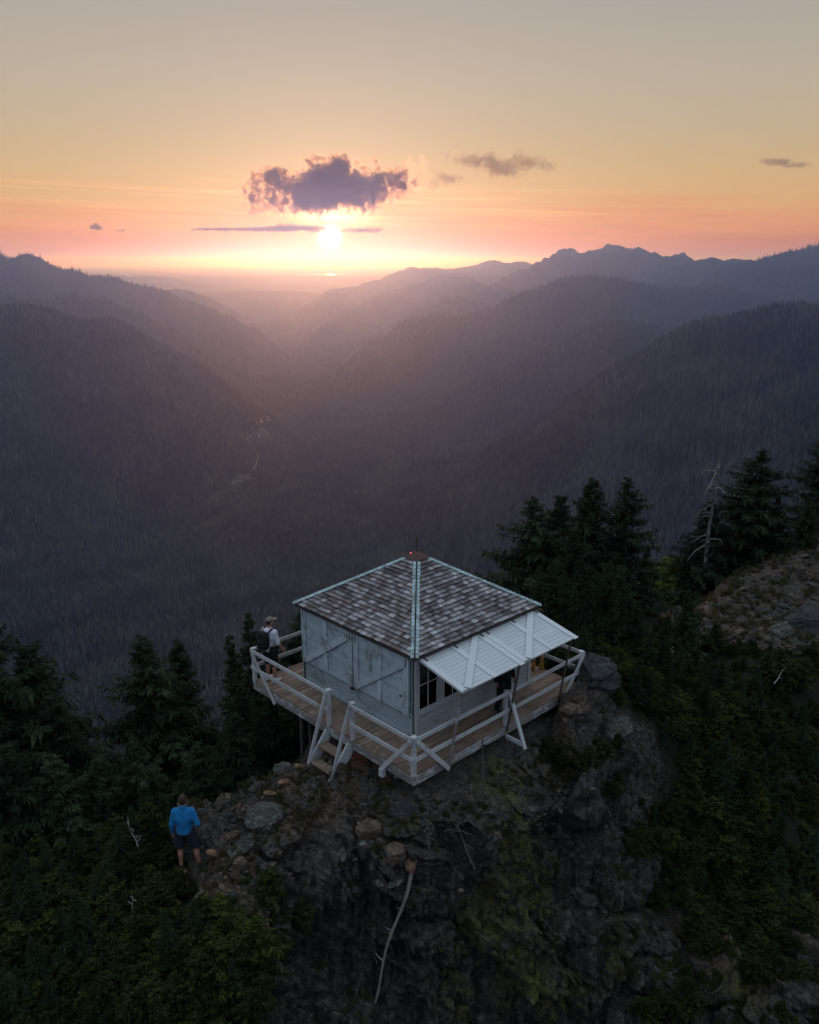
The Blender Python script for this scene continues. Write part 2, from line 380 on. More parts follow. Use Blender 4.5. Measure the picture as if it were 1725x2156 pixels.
# ================================================================== SETTING: the rocky summit
# spot heights: (px, py, distance ahead) read from the photograph, then (s, t, z) guesses for what is hidden
SPOTS_PX = [(410,1695,15.7),(470,1682,15.9),(560,1624,16.4),(640,1612,16.9),(400,1838,15.05),(440,1800,15.2),(330,1830,15.0),
 (690,1648,16.3),(835,1662,15.9),(760,1640,16.6),(872,1670,15.6),
 (870,1760,15.15),(870,1900,14.75),(870,2050,14.4),(870,2156,14.2),(700,1750,15.0),(640,1800,14.5),(600,1900,14.0),(570,2050,13.0),(600,2156,12.7),(720,2000,14.1),
 (1040,1640,16.6),(1040,1750,16.1),(1040,1900,15.6),(1040,2156,14.9),(1200,1560,17.6),(1200,1700,16.9),(1200,1900,16.1),(1200,2156,15.1),
 (1235,1500,18.3),(1270,1440,19.2),(1400,1560,19.6),(1400,1750,18.1),(1450,1950,16.7),(1450,2156,15.2),(1600,1700,19.5),(1600,1900,17.0),(1600,2156,14.6),
 (1725,2156,14.8),(1725,1800,18.6),(1725,1560,24.5),(1550,1500,23.5),(1400,1430,22.5),(1320,1360,25.0),(1450,1330,29.5),(1600,1400,27.0),(1725,1360,28.5),(1640,1290,32.0),
 (1725,1118,38.5),(1600,1188,37.5),(1500,1245,36.0),(1400,1300,33.0),(1300,1310,29.0),(1200,1330,26.5),
 (450,1920,13.5),(350,1950,13.3),(300,2030,12.6),(150,2060,12.5),(0,2000,13.3),(300,2156,11.6),(450,2156,11.7),(0,2156,11.9),(120,1900,14.6),(0,1850,16.0),(230,1800,15.6),(250,1900,14.2)]
SPOTS_ST = [(-4.5,17.5,-3.6),(-3.0,18.5,-2.6),(-6.5,16.8,-4.2),(-8.5,17.5,-5.4),(-10,20,-7.5),(-14,20,-9.5),(-8,26,-11),(-16,28,-16),(-24,24,-19),(-5,22,-5.2),
 (0,19.6,-0.40),(-2,19.0,-0.8),(2.0,19.4,-0.42),(0.4,21.0,-0.5),(-1.6,20.3,-0.9),(1.8,20.6,-0.55),(0.2,24.0,-3.2),(-4,26,-7.5),(3.5,22.5,-1.7),(0,32,-11),(6,27,-4.6),(4,34,-9.5),(10,36,-9.0),(-10,36,-18),  # ground under the far half of the deck raised to block low sun
 (16,42,-8.5),(24,44,-6.0),(30,44,-4.5),(32,38,-4.0),(36,34,-6.5),(30,26,-8),(24,18,-9.5),(18,50,-16),(30,52,-12),
 (0,11.0,-16),(6,11.5,-18),(10,9,-20),(-4,9.3,-9.5),(-9,9.6,-7.0),(-14,13,-8),(0,6,-22),(-10,6,-15),(10,5,-24),(-20,14,-13),(20,12,-16)]
pts = []
for px, py, t in SPOTS_PX:
    p = ground_pt(px, py, t); s, tt = to_st(p); pts.append((s, tt, p[2]))
pts = np.array(pts + SPOTS_ST, float)
def _tps(r2): return np.where(r2 > 1e-9, 0.5 * r2 * np.log(np.maximum(r2, 1e-9)), 0.0)
n_ = len(pts)
A_ = np.zeros((n_ + 3, n_ + 3)); dd_ = ((pts[:, None, :2] - pts[None, :, :2]) ** 2).sum(-1)
A_[:n_, :n_] = _tps(dd_) + np.eye(n_) * 0.25
A_[:n_, n_] = 1; A_[:n_, n_ + 1:] = pts[:, :2]; A_[n_, :n_] = 1; A_[n_ + 1:, :n_] = pts[:, :2].T
W_ = np.linalg.solve(A_, np.concatenate([pts[:, 2], [0, 0, 0]]))
def base_near(s, t):
    s = np.asarray(s, float); t = np.asarray(t, float); z = W_[n_] + W_[n_ + 1] * s + W_[n_ + 2] * t
    for i in range(n_): z = z + W_[i] * _tps((s - pts[i, 0]) ** 2 + (t - pts[i, 1]) ** 2)
    rc = np.hypot(s - 5, t - 22)
    cone = -13 - 0.74 * np.maximum(rc - 6, 10)
    z = np.clip(z, cone - 12, 3.0)
    k = sstep(rc, 27, 50)
    return z * (1 - k) + cone * k
_far_cache = None
def rockiness(s, t, z):
    """1 on bare rock (the knob, the cliff, the scree ridge at the right), 0 under shrubs."""
    P = np.stack([s, t, z], -1)
    n = fbm(P / 2.2, 3) * 0.9
    knob = np.exp(-(((s + 0.3) / 5.2) ** 2 + ((t - 16.5) / 2.6) ** 2) ** 2)
    edge = -3.0 + 0.55 * (12.2 - t) + 0.25 * n          # left border of the cliff face
    cliff = sstep(s, edge - 0.35, edge + 0.35) * (1 - sstep(t, 18.0, 20.5)) * (1 - 0.8 * sstep(s, 5.6 + 2.6 * n, 8.2 + 2.6 * n) * sstep(t, 15.6 + n, 17.2 + n)) 
    scree = np.exp(-(((s - 17.5) / 9.5) ** 2 + ((t - 33.0 - 0.12 * (s - 14)) / 6.0) ** 2) ** 2) * sstep(s, 7.5, 10)
    return np.clip(np.maximum(np.maximum(knob * (1.0 + n), cliff), scree * (1.1 + n)), 0, 1)
azn = np.concatenate([np.radians(np.linspace(-180, -33, 60))[:-1], np.radians(np.linspace(-33, 33, 900)), np.radians(np.linspace(33, 180, 60))[1:]])
rn = np.concatenate([np.linspace(2, 9.4, 24)[:-1], np.linspace(9.4, 12.4, 70)[:-1], np.linspace(12.4, 17.2, 390)[:-1], np.linspace(17.2, 19.5, 60)[:-1], np.geomspace(19.5, 46, 150)[:-1], np.geomspace(46, 75, 24)])
An, Rn = np.meshgrid(azn, rn)
sn, tn = (Rn * np.sin(An)).ravel(), (Rn * np.cos(An)).ravel()
zn = base_near(sn, tn)
na2, nr2 = len(azn), len(rn)
G = zn.reshape(nr2, na2)
eps = 0.12
gx = (base_near(sn + eps, tn) - base_near(sn - eps, tn)) / (2 * eps)
gy = (base_near(sn, tn + eps) - base_near(sn, tn - eps)) / (2 * eps)
nl = np.sqrt(gx ** 2 + gy ** 2 + 1)
Nn = np.stack([-gx / nl, -gy / nl, 1 / nl], -1)          # normals in (s, t, z)
steep = 1 - Nn[:, 2]
rk = rockiness(sn, tn, zn)
P3 = np.stack([sn, tn, zn], -1)
wq = P3 + 0.35 * np.stack([fbm(P3 / 1.3 + 3, 3), fbm(P3 / 1.3 + 9, 3), fbm(P3 / 1.3 + 15, 3)], -1)
# foliated rock: blocks stretched along a dipping bedding direction
bed = np.array([[0.80, 0.20, -0.55], [0.10, 0.95, 0.25], [0.52, -0.22, 0.80]])
Q = wq @ bed.T
def blocks(sc, squash):
    d1, d2, idv, vec = voronoi(Q / sc * np.array([0.7, 1.0, squash]))
    return d2 - d1, idv
near_only = sstep(Rn.ravel(), 60, 40) * (np.abs(An.ravel()) < 0.6)
e1, i1 = blocks(1.5, 1.6); e2_, i2 = blocks(0.52, 1.9); e3, i3 = blocks(0.2, 2.2)
big = fbm(P3 / 3.4 + 40, 3)
disp = 0.34 * big + (i1 - 0.5) * 0.75 * sstep(e1, 0.0, 0.15) - 0.22 * (1 - sstep(e1, 0, 0.16))
disp += (i2 - 0.5) * 0.28 * sstep(e2_, 0, 0.25) - 0.07 * (1 - sstep(e2_, 0, 0.2)) + (i3 - 0.5) * 0.085 * sstep(e3, 0, 0.3)
e4, i4 = blocks(0.085, 2.0)
disp += 0.13 * fbm(wq / 0.4, 3, 0.55, True) * 0.5 + 0.045 * (i4 - 0.5) * sstep(e4, 0, 0.4) + 0.02 * fbm(P3 / 0.07, 2)
# vertical ribs on the cliff face
ribs = fbm(np.stack([sn / 0.5 + 0.5 * big, tn / 2.0, zn / 3.2], -1), 3, 0.55, True)
ribs2 = fbm(np.stack([sn / 1.5 + 0.8 * big, tn / 6.0, zn / 7.0 + 3], -1), 2, 0.5, True)
disp += sstep(steep, 0.3, 0.6) * (0.30 * (ribs - 0.7) + 0.30 * (ribs2 - 0.6))
soil = 0.07 * fbm(P3 / 0.8, 4) + 0.02 * fbm(P3 / 0.12, 2)
scr = sstep(sn, 8, 11) * sstep(tn, 26, 30)
amp = (1 - 0.62 * scr)
dk = (disp * amp * rk + soil * (1 - rk)) * near_only
# keep the ground under the deck, the stairs and the standing man in place
qx, qy = CAM[0] + sn * rgt[0] + tn * FW2[0], CAM[1] + sn * rgt[1] + tn * FW2[1]
under = sstep(np.maximum(np.abs(qx) - 2.95, np.abs(qy) - 2.95), 0.45, 0.0)
man_s, man_t = to_st(ground_pt(400, 1838, 15.0))
calm = 1 - 0.85 * np.exp(-((sn - man_s) ** 2 + (tn - man_t) ** 2) / 0.35)
dk = dk * calm * (1 - 0.6 * under)
VS = P3 + Nn * dk[:, None]
VS[:, 2] = np.where(under > 0.05, np.minimum(VS[:, 2], -0.62 + 0.2 * sstep(qx + qy, -0.5, 1.5) + 3.0 * (1 - under) ** 2), VS[:, 2])  # far half left higher so the ground stops sun below the deck
# the rock falls away right below the right edge of the deck
qx2, qy2 = CAM[0] + VS[:, 0] * rgt[0] + VS[:, 1] * FW2[0], CAM[1] + VS[:, 0] * rgt[1] + VS[:, 1] * FW2[1]
strip = sstep(qx2, -3.2, -2.6) * sstep(qx2, 2.0, 1.2) * sstep(qy2, -2.6, -2.9) * sstep(qy2, -4.7, -4.2)
VS[:, 2] = np.where(strip > 0, VS[:, 2] * (1 - strip) + strip * np.minimum(VS[:, 2], -0.85 - 0.75 * np.maximum(-qy2 - 2.9, 0) + 0.35 * dk), VS[:, 2])
Vn = from_st(VS[:, 0], VS[:, 1], VS[:, 2])
jj = (np.arange(nr2 - 1)[:, None] * na2 + np.arange(na2 - 1)[None, :]).ravel()
Fn = np.stack([jj, jj + 1, jj + 1 + na2, jj + na2], -1)
_zg = VS[:, 2].reshape(nr2, na2)
summit = link('rocky_summit', mesh_np('summit', Vn, Fn, False))
bpy.context.view_layer.update()
def ground_z(s, t):
    """Height of the finished near ground at (s, t), from above."""
    o = Vector(from_st(s, t, 20.0)); ok, hit, n, i = summit.ray_cast(o, Vector((0, 0, -1)))
    return hit.z if ok else -20.0
def ground_at(px, py, t0=9.0, t1=70.0):
    """Where the sight line of the photograph's pixel meets the near ground."""
    d = (Vector(ground_pt(px, py, 20.0)) - Vector(CAM)).normalized()
    ok, hit, n, i = summit.ray_cast(Vector(CAM), d)
    return hit.copy() if ok else Vector(ground_pt(px, py, 40.0))

M['rock'], T = mat_new('summit_rock')
gp = T.n('ShaderNodeNewGeometry').outputs['Position']; gn = T.n('ShaderNodeNewGeometry').outputs['Normal']
ra = T.n('ShaderNodeAttribute', attribute_name='rock').outputs['Fac']
mo = T.n('ShaderNodeAttribute', attribute_name='moss').outputs['Fac']
br = T.n('ShaderNodeAttribute', attribute_name='brown').outputs['Fac']
n1 = T.noise(gp, 1.1, 6, 0.65, 0.6); n2 = T.noise(gp, 6.0, 7, 0.75, 0.6); n3 = T.noise(gp, 26.0, 4, 0.75)
mpb = T.n('ShaderNodeMapping'); T.put(mpb.inputs[0], gp); mpb.inputs['Rotation'].default_value = (0.5, 0.35, 0.9); mpb.inputs['Scale'].default_value = (5, 5, 34)
nb = T.noise(mpb.outputs[0], 1.0, 6, 0.75, 0.4)                    # thin beds of the foliated rock
nn = T.m('ADD', T.m('MULTIPLY', n2, 0.45), T.m('ADD', T.m('MULTIPLY', nb, 0.3), T.m('MULTIPLY', n3, 0.25)))
c = T.ramp(nn, [(0.37, (0.012, 0.011, 0.010)), (0.47, (0.038, 0.034, 0.030)), (0.54, (0.085, 0.077, 0.068)), (0.61, (0.19, 0.175, 0.155)), (0.69, (0.44, 0.42, 0.39))])
cb = T.ramp(nn, [(0.37, (0.018, 0.013, 0.009)), (0.47, (0.060, 0.041, 0.029)), (0.54, (0.125, 0.086, 0.060)), (0.62, (0.24, 0.17, 0.12)), (0.70, (0.46, 0.36, 0.27))])
c = T.mix(T.m('MULTIPLY', T.smooth(n1, 0.35, 0.62), br, clamp=True), c, cb)
mpv = T.n('ShaderNodeMapping'); T.put(mpv.inputs[0], gp); mpv.inputs['Scale'].default_value = (4.5, 4.5, 0.55)
nv = T.noise(mpv.outputs[0], 1.0, 4, 0.65, 0.3)                    # water streaks running down the face
sv = T.n('ShaderNodeAttribute', attribute_name='steep').outputs['Fac']
c = T.v('SCALE', c, scale=T.m('SUBTRACT', 1.0, T.m('MULTIPLY', sv, T.m('MULTIPLY', T.smooth(nv, 0.42, 0.62), 0.62))))
mossc = T.ramp(n3, [(0.3, (0.030, 0.031, 0.008)), (0.55, (0.12, 0.115, 0.022)), (0.8, (0.26, 0.24, 0.04))])
c = T.mix(T.m('MULTIPLY', T.smooth(T.m('ADD', T.m('MULTIPLY', n1, 0.4), T.m('MULTIPLY', n2, 0.6)), 0.45, 0.56), mo, clamp=True), c, mossc)
spk = T.m('MULTIPLY', T.smooth(n3, 0.63, 0.70), T.smooth(n1, 0.42, 0.62))
c = T.mix(T.m('MULTIPLY', spk, 0.75), c, (0.33, 0.33, 0.32))
veg = T.ramp(n3, [(0.35, (0.006, 0.007, 0.004)), (0.6, (0.016, 0.019, 0.009)), (0.8, (0.05, 0.05, 0.022))])
c = T.mix(T.smooth(T.m('ADD', ra, T.m('MULTIPLY', T.m('SUBTRACT', n2, 0.5), 0.8)), 0.3, 0.6), veg, c)
principled(T, c, 0.9, T.m('ADD', nn, T.m('MULTIPLY', n2, 0.3)), 1.0, 0.10, spec=0.2)
moss_v = np.zeros(len(Vn))
for px, py, rad in ((1060, 1650, 0.55), (1085, 1740, 0.5), (1110, 1860, 0.7), (1070, 1930, 0.7), (1020, 1990, 0.6), (1130, 1960, 0.5), (1290, 1990, 0.45), (1290, 2050, 0.35), (1100, 2060, 0.7), (960, 2080, 0.5), (880, 1730, 0.3), (1180, 2110, 0.5), (1560, 2060, 0.4)):
    q = ground_at(px, py); moss_v = np.maximum(moss_v, np.exp(-((Vn[:, 0] - q.x) ** 2 + (Vn[:, 1] - q.y) ** 2 + ((Vn[:, 2] - q.z) * 0.7) ** 2) / (rad * rad)))
moss_v = np.clip(moss_v * 1.2, 0, 0.8)
rock_me = summit.data; rock_me.materials.append(M['rock'])
for nm, val in (('rock', rk), ('steep', sstep(steep, 0.3, 0.6)),
                ('moss', moss_v),
                ('brown', np.clip(sstep(steep, 0.5, 0.15) * 1.1 + 0.25 * (fbm(P3 / 1.5 + 50, 2) > 0.1), 0, 1) * (1 - 0.85 * under))):  # less brown under the deck puts its shade into the ground colour
    a = rock_me.attributes.new(nm, 'FLOAT', 'POINT'); a.data.foreach_set('value', val.astype(np.float32))
tag(summit, 'dark rocky summit with mossy cliff below the lookout', kind='structure')
# ================================================================== THE FIRE LOOKOUT
class MB:
    """Collects boxes, bars and tubes, then makes ONE mesh object of them."""
    def __init__(self): self.v = []; self.f = []
    def box(self, a, b):
        x0, y0, z0 = a; x1, y1, z1 = b; n = len(self.v)
        self.v += [(x, y, z) for z in (z0, z1) for x, y in ((x0, y0), (x1, y0), (x1, y1), (x0, y1))]
        self.f += [tuple(n + i for i in q) for q in ((0, 3, 2, 1), (4, 5, 6, 7), (0, 1, 5, 4), (1, 2, 6, 5), (2, 3, 7, 6), (3, 0, 4, 7))]
        return self
    def bar(self, p, q, w, h, side=(0, 0, 1)):
        """A board from p to q, w wide across 'side' x axis and h thick along 'side'."""
        p = Vector(p); q = Vector(q); d = (q - p).normalized(); s = Vector(side); x = d.cross(s)
        if x.length < 1e-4: x = d.cross(Vector((1, 0, 0)))
        x.normalize(); s = x.cross(d).normalized(); n = len(self.v)
        for c in (p, q):
            for i, j in ((-1, -1), (1, -1), (1, 1), (-1, 1)):
                self.v.append(tuple(c + x * (i * w / 2) + s * (j * h / 2)))
        self.f += [tuple(n + i for i in qd) for qd in ((3, 2, 1, 0), (4, 5, 6, 7), (0, 1, 5, 4), (1, 2, 6, 5), (2, 3, 7, 6), (3, 0, 4, 7))]
        return self
    def tube(self, pts, rad, k=7):
        pts = [Vector(p) for p in pts]; n0 = len(self.v)
        rad = rad if hasattr(rad, '__len__') else [rad] * len(pts)
        for i, p in enumerate(pts):
            d = (pts[min(i + 1, len(pts) - 1)] - pts[max(i - 1, 0)]).normalized()
            x = d.cross(Vector((0.31, 0.22, 0.93)));  x = x.normalized() if x.length > 1e-3 else Vector((1, 0, 0)); y = d.cross(x)
            for a in range(k):
                an = 2 * math.pi * a / k
                self.v.append(tuple(p + (x * math.cos(an) + y * math.sin(an)) * rad[i]))
        for i in range(len(pts) - 1):
            for a in range(k):
                self.f.append((n0 + i * k + a, n0 + i * k + (a + 1) % k, n0 + (i + 1) * k + (a + 1) % k, n0 + (i + 1) * k + a))
        self.f.append(tuple(n0 + a for a in range(k))[::-1]); m = n0 + (len(pts) - 1) * k
        self.f.append(tuple(m + a for a in range(k)))
        return self
    def poly(self, vs, fs):
        n = len(self.v); self.v += [tuple(v) for v in vs]; self.f += [tuple(n + i for i in f) for f in fs]; return self
    def build(self, name, mat, parent=None, bevel=0.0, loc=None, smooth=False):
        me = bpy.data.meshes.new(name); me.from_pydata(self.v, [], self.f)
        if smooth: me.polygons.foreach_set('use_smooth', [True] * len(me.polygons))
        o = link(name, me, mat, parent, loc)
        if bevel:
            b = o.modifiers.new('soft_edge', 'BEVEL'); b.width = bevel; b.segments = 1; b.limit_method = 'ANGLE'
        return o

def wood(name, base, worn, amount=0.45, rough=0.75, grain_axis=0, var=0.25, stain=None):
    """Weathered painted or bare timber: grain, wear showing 'worn' wood, each board a little different."""
    m, T = mat_new(name)
    tc = T.n('ShaderNodeNewGeometry').outputs['Position']
    oi = T.n('ShaderNodeObjectInfo').outputs['Random']; isl = T.n('ShaderNodeNewGeometry').outputs['Random Per Island']
    rnd = T.m('FRACT', T.m('ADD', oi, T.m('MULTIPLY', isl, 7.31)))
    mp = T.n('ShaderNodeMapping'); T.put(mp.inputs[0], tc)
    sc = [26, 26, 26]; sc[grain_axis] = 2.2; mp.inputs['Scale'].default_value = sc
    off = T.n('ShaderNodeCombineXYZ'); T.put(off.inputs[0], T.m('MULTIPLY', rnd, 41.0)); T.put(off.inputs[2], T.m('MULTIPLY', rnd, 13.0))
    T.put(mp.inputs['Location'], off.outputs[0])
    g = T.noise(mp.outputs[0], 1.0, 5, 0.65, 0.3)
    blot = T.noise(tc, 2.6, 5, 0.7, 0.5)
    wear = T.smooth(T.m('ADD', T.m('MULTIPLY', g, 0.55), T.m('MULTIPLY', blot, 0.6)), 0.78 - amount * 0.5, 0.92 - amount * 0.5)
    c = T.mix(wear, base, worn)
    if stain: c = T.mix(T.m('MULTIPLY', T.smooth(blot, 0.5, 0.66), 0.8), c, stain)
    val = T.m('ADD', 1.0 - var / 2, T.m('MULTIPLY', rnd, var))
    val = T.m('MULTIPLY', val, T.m('ADD', 0.82, T.m('MULTIPLY', g, 0.36)))
    c = T.v('SCALE', c, scale=val)
    principled(T, c, rough, g, 0.5, 0.01, spec=0.25)
    return m
PAINT = (0.43, 0.46, 0.48); PAINT_BLUE = (0.34, 0.40, 0.43)
M['siding'] = wood('painted_siding_blue_grey', PAINT_BLUE, (0.20, 0.215, 0.22), 0.42, 0.7, 1, 0.16, stain=(0.22, 0.25, 0.26))
M['siding_r'] = wood('painted_siding_grey', (0.42, 0.42, 0.42), (0.24, 0.23, 0.215), 0.36, 0.7, 0, 0.14)
M['shutter'] = wood('painted_shutter_blue', (0.335, 0.405, 0.44), (0.18, 0.20, 0.205), 0.40, 0.7, 1, 0.2, stain=(0.23, 0.27, 0.285))
M['batten'] = wood('painted_batten', (0.375, 0.44, 0.47), (0.17, 0.18, 0.18), 0.44, 0.7, 2, 0.2)
M['awning'] = wood('painted_awning', (0.47, 0.49, 0.495), (0.38, 0.39, 0.395), 0.15, 0.6, 0, 0.07)
M['awning_batten'] = wood('painted_awning_batten', (0.52, 0.535, 0.54), (0.42, 0.43, 0.435), 0.15, 0.6, 1, 0.06)
M['rail'] = wood('painted_rail', (0.42, 0.43, 0.435), (0.27, 0.255, 0.24), 0.42, 0.65, 0, 0.2)
M['fascia'] = wood('peeling_fascia', (0.42, 0.44, 0.45), (0.17, 0.15, 0.135), 0.66, 0.75, 0, 0.15)
M['deck'] = wood('worn_deck_plank', (0.17, 0.112, 0.078), (0.29, 0.24, 0.20), 0.46, 0.8, 0, 0.42, stain=(0.115, 0.066, 0.042))
M['dark_wood'] = wood('dark_weathered_wood', (0.06, 0.052, 0.046), (0.11, 0.095, 0.08), 0.4, 0.85, 2, 0.3)
M['ridge'] = wood('pale_turquoise_ridge', (0.35, 0.455, 0.465), (0.20, 0.235, 0.235), 0.5, 0.7, 2, 0.4)
M['metal'], T = mat_new('dark_iron'); principled(T, (0.035, 0.032, 0.03), 0.5, metal=0.6)
M['grey_metal'], T = mat_new('dull_galvanised_metal'); principled(T, (0.22, 0.22, 0.23), 0.55, metal=0.5)
M['cap'], T = mat_new('dark_copper_cap'); gp = T.n('ShaderNodeNewGeometry').outputs['Position']
principled(T, T.mix(T.noise(gp, 9, 4), (0.035, 0.022, 0.02), (0.10, 0.05, 0.04)), 0.5, metal=0.3)
M['black'], T = mat_new('dark_room'); principled(T, (0.03, 0.028, 0.027), 0.9)
M['beacon'], T = mat_new('red_lamp')
o_ = T.n('ShaderNodeOutputMaterial'); e_ = T.n('ShaderNodeEmission'); e_.inputs[0].default_value = (1, 0.12, 0.09, 1); e_.inputs[1].default_value = 3; T.t.links.new(e_.outputs[0], o_.inputs[0])
M['pane'], T = mat_new('window_glass')
o_ = T.n('ShaderNodeOutputMaterial'); gl = T.n('ShaderNodeBsdfGlossy'); gl.inputs['Roughness'].default_value = 0.03
tr = T.n('ShaderNodeBsdfTransparent'); tr.inputs[0].default_value = (0.75, 0.8, 0.8, 1)
mx = T.n('ShaderNodeMixShader'); lw_ = T.n('ShaderNodeLayerWeight'); lw_.inputs[0].default_value = 0.22
T.t.links.new(lw_.outputs['Fresnel'], mx.inputs[0]); T.t.links.new(tr.outputs[0], mx.inputs[1]); T.t.links.new(gl.outputs[0], mx.inputs[2]); T.t.links.new(mx.outputs[0], o_.inputs[0])
# shingles
M['shingle'], T = mat_new('weathered_cedar_shingle')
gp = T.n('ShaderNodeNewGeometry').outputs['Position']
oi = T.n('ShaderNodeObjectInfo').outputs['Random']; isl = T.n('ShaderNodeNewGeometry').outputs['Random Per Island']
rnd = T.m('FRACT', T.m('ADD', T.m('MULTIPLY', oi, 5.77), T.m('MULTIPLY', isl, 9.13)))
rnd2 = T.m('FRACT', T.m('MULTIPLY', rnd, 7.7))
blot = T.noise(gp, 0.9, 4, 0.6)
pal = T.ramp(T.m('ADD', T.m('ADD', T.m('MULTIPLY', rnd, 0.70), 0.06), T.m('MULTIPLY', T.m('SUBTRACT', blot, 0.5), 1.0)),
             [(0.0, (0.070, 0.058, 0.058)), (0.25, (0.13, 0.111, 0.110)), (0.45, (0.20, 0.180, 0.180)), (0.62, (0.285, 0.265, 0.268)), (0.85, (0.44, 0.42, 0.425))])
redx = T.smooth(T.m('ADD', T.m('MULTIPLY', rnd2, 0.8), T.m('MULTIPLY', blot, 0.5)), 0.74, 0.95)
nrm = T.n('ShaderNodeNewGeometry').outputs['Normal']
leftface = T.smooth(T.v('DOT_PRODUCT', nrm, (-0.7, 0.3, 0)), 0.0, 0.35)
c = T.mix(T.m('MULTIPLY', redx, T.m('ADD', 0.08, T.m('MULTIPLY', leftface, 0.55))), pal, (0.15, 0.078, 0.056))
mpx = T.n('ShaderNodeMapping'); T.put(mpx.inputs[0], gp); mpx.inputs['Scale'].default_value = (60, 60, 4)
gr = T.noise(mpx.outputs[0], 1.0, 4, 0.65)
c = T.v('SCALE', c, scale=T.m('ADD', 0.68, T.m('MULTIPLY', gr, 0.64)))
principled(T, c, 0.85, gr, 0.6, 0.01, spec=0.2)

HW = 2.02; DK = 2.916; EV = 2.141; EZ = 2.127; AZP = 3.446; SILL = 0.66; TOPZ = 2.0
lookout = thing('fire_lookout', 'pale square fire lookout cabin with hip shingle roof and wraparound deck on the rocky summit', 'fire lookout')

# ---- walls: a core panel each, with lapped siding boards below the windows
def wall(side):
    """side: 0 = left front (x = -HW), 1 = right front (y = -HW), 2, 3 = the two hidden walls."""
    rot = Matrix.Rotation([0, math.pi / 2, math.pi, -math.pi / 2][side], 4, 'Z')
    mb = MB()
    mb.box((-HW + 0.03, -HW + 0.04, -0.1), (-HW + 0.09, HW - 0.04, SILL - 0.03))
    if side != 1: mb.box((-HW + 0.03, -HW + 0.04, SILL - 0.03), (-HW + 0.09, HW - 0.04, TOPZ + 0.05))
    else: mb.box((-HW + 0.03, -HW + 0.04, 1.93), (-HW + 0.09, HW - 0.04, TOPZ + 0.05))
    core = mb.build('wall', M['siding'] if side != 1 else M['siding_r'], lookout)
    core.matrix_basis = rot
    nb = 9; eb = (SILL - 0.02) / nb
    for k in range(nb):
        z0 = k * eb; b = MB()
        # a lapped board: thicker at its lower edge
        x0, x1 = -HW + 0.028, -HW
        vs = []
        for y in (-HW + 0.02, HW - 0.02):
            vs += [(x0, y, z0), (x1 + 0.014, y, z0 + 0.003), (x1 - 0.004, y, z0 + eb - 0.003), (x0, y, z0 + eb)]
        b.poly(vs, [(0, 1, 2, 3), (7, 6, 5, 4), (0, 4, 5, 1), (1, 5, 6, 2), (2, 6, 7, 3), (3, 7, 4, 0)])
        b.build('siding_board', M['siding'] if side != 1 else M['siding_r'], core)
    return core
walls = [wall(i) for i in range(4)]
fl = MB().box((-HW + 0.1, -HW + 0.1, -0.09), (HW - 0.1, HW - 0.1, -0.02)).build('cabin_floor', M['black'], lookout)
MB().box((-HW + 0.1, -HW + 0.1, TOPZ + 0.02), (HW - 0.1, HW - 0.1, TOPZ + 0.05)).build('ceiling', M['black'], lookout)
# corner boards
for (cx, cy) in ((-1, -1), (-1, 1), (1, -1), (1, 1)):
    MB().box((min(cx * (HW + 0.012), cx * (HW - 0.06)), min(cy * (HW - 0.004), cy * (HW - 0.06)), -0.02), (max(cx * (HW + 0.012), cx * (HW - 0.06)), max(cy * (HW - 0.004), cy * (HW - 0.06)), TOPZ)).build('corner_board', M['dark_wood'], lookout)
    MB().box((min(cx * (HW + 0.008), cx * (HW - 0.085)), min(cy * (HW + 0.02), cy * (HW - 0.002)), -0.02), (max(cx * (HW + 0.008), cx * (HW - 0.085)), max(cy * (HW + 0.02), cy * (HW - 0.002)), TOPZ)).build('corner_board', M['siding_r'], lookout)

# ---- closed shutters on the left wall: boards, stiles, one diagonal brace each
def shutter_closed(y0, y1, name, diag, mid_y, extra=None):
    x = -HW - 0.012
    z0, z1 = SILL - 0.045, 1.985
    fr = MB().box((x - 0.016, y0, z0), (x - 0.001, y1, z1)).build(name, M['shutter'], lookout)
    n = 15
    for k in range(n):
        a = z0 + (z1 - z0) * k / n; b = z0 + (z1 - z0) * (k + 1) / n
        w = random.uniform(-0.004, 0.004)
        MB().box((x - 0.030 + random.uniform(-0.003, 0.003), y0 + 0.012, a + 0.004), (x - 0.017, y1 - 0.012, b - 0.004)).build('shutter_board', M['shutter'], fr)
    xs = x - 0.034
    MB().box((xs - 0.02, y0, z0 - 0.01), (xs, y0 + 0.17, z1)).build('stile', M['batten'], fr)
    MB().box((xs - 0.02, y1 - 0.17, z0 - 0.01), (xs, y1, z1)).build('stile', M['batten'], fr)
    (ya, za), (yb, zb) = diag
    dv = Vector((0, yb - ya, zb - za))
    MB().bar((xs - 0.034, ya, za), (xs - 0.034, yb, zb), 0.15, 0.022, (1, 0, 0)).build('diagonal_brace', M['batten'], fr)
    # the middle batten is cut where the brace passes
    um = (mid_y - ya) / (yb - ya); zm = za + um * (zb - za)
    MB().box((xs - 0.02, mid_y - 0.075, zm + 0.10), (xs, mid_y + 0.075, z1 - 0.02)).build('batten', M['batten'], fr)
    MB().box((xs - 0.02, mid_y - 0.075, z0 + 0.01), (xs, mid_y + 0.075, zm - 0.10)).build('batten', M['batten'], fr)
    return fr
s1 = shutter_closed(0.025, 1.985, 'shutter', ((1.80, 0.70), (0.20, 1.84)), 1.03)
s2 = shutter_closed(-1.88, -0.02, 'shutter', ((-0.10, 0.68), (-1.74, 1.84)), -0.92)
MB().box((-HW - 0.07, -0.62, 1.24), (-HW - 0.046, -0.44, 1.71)).build('small_panel', M['batten'], s2)
MB().box((-HW - 0.066, -0.58, 1.28), (-HW - 0.05, -0.48, 1.67)).build('vent_flap', M['shutter'], s2)
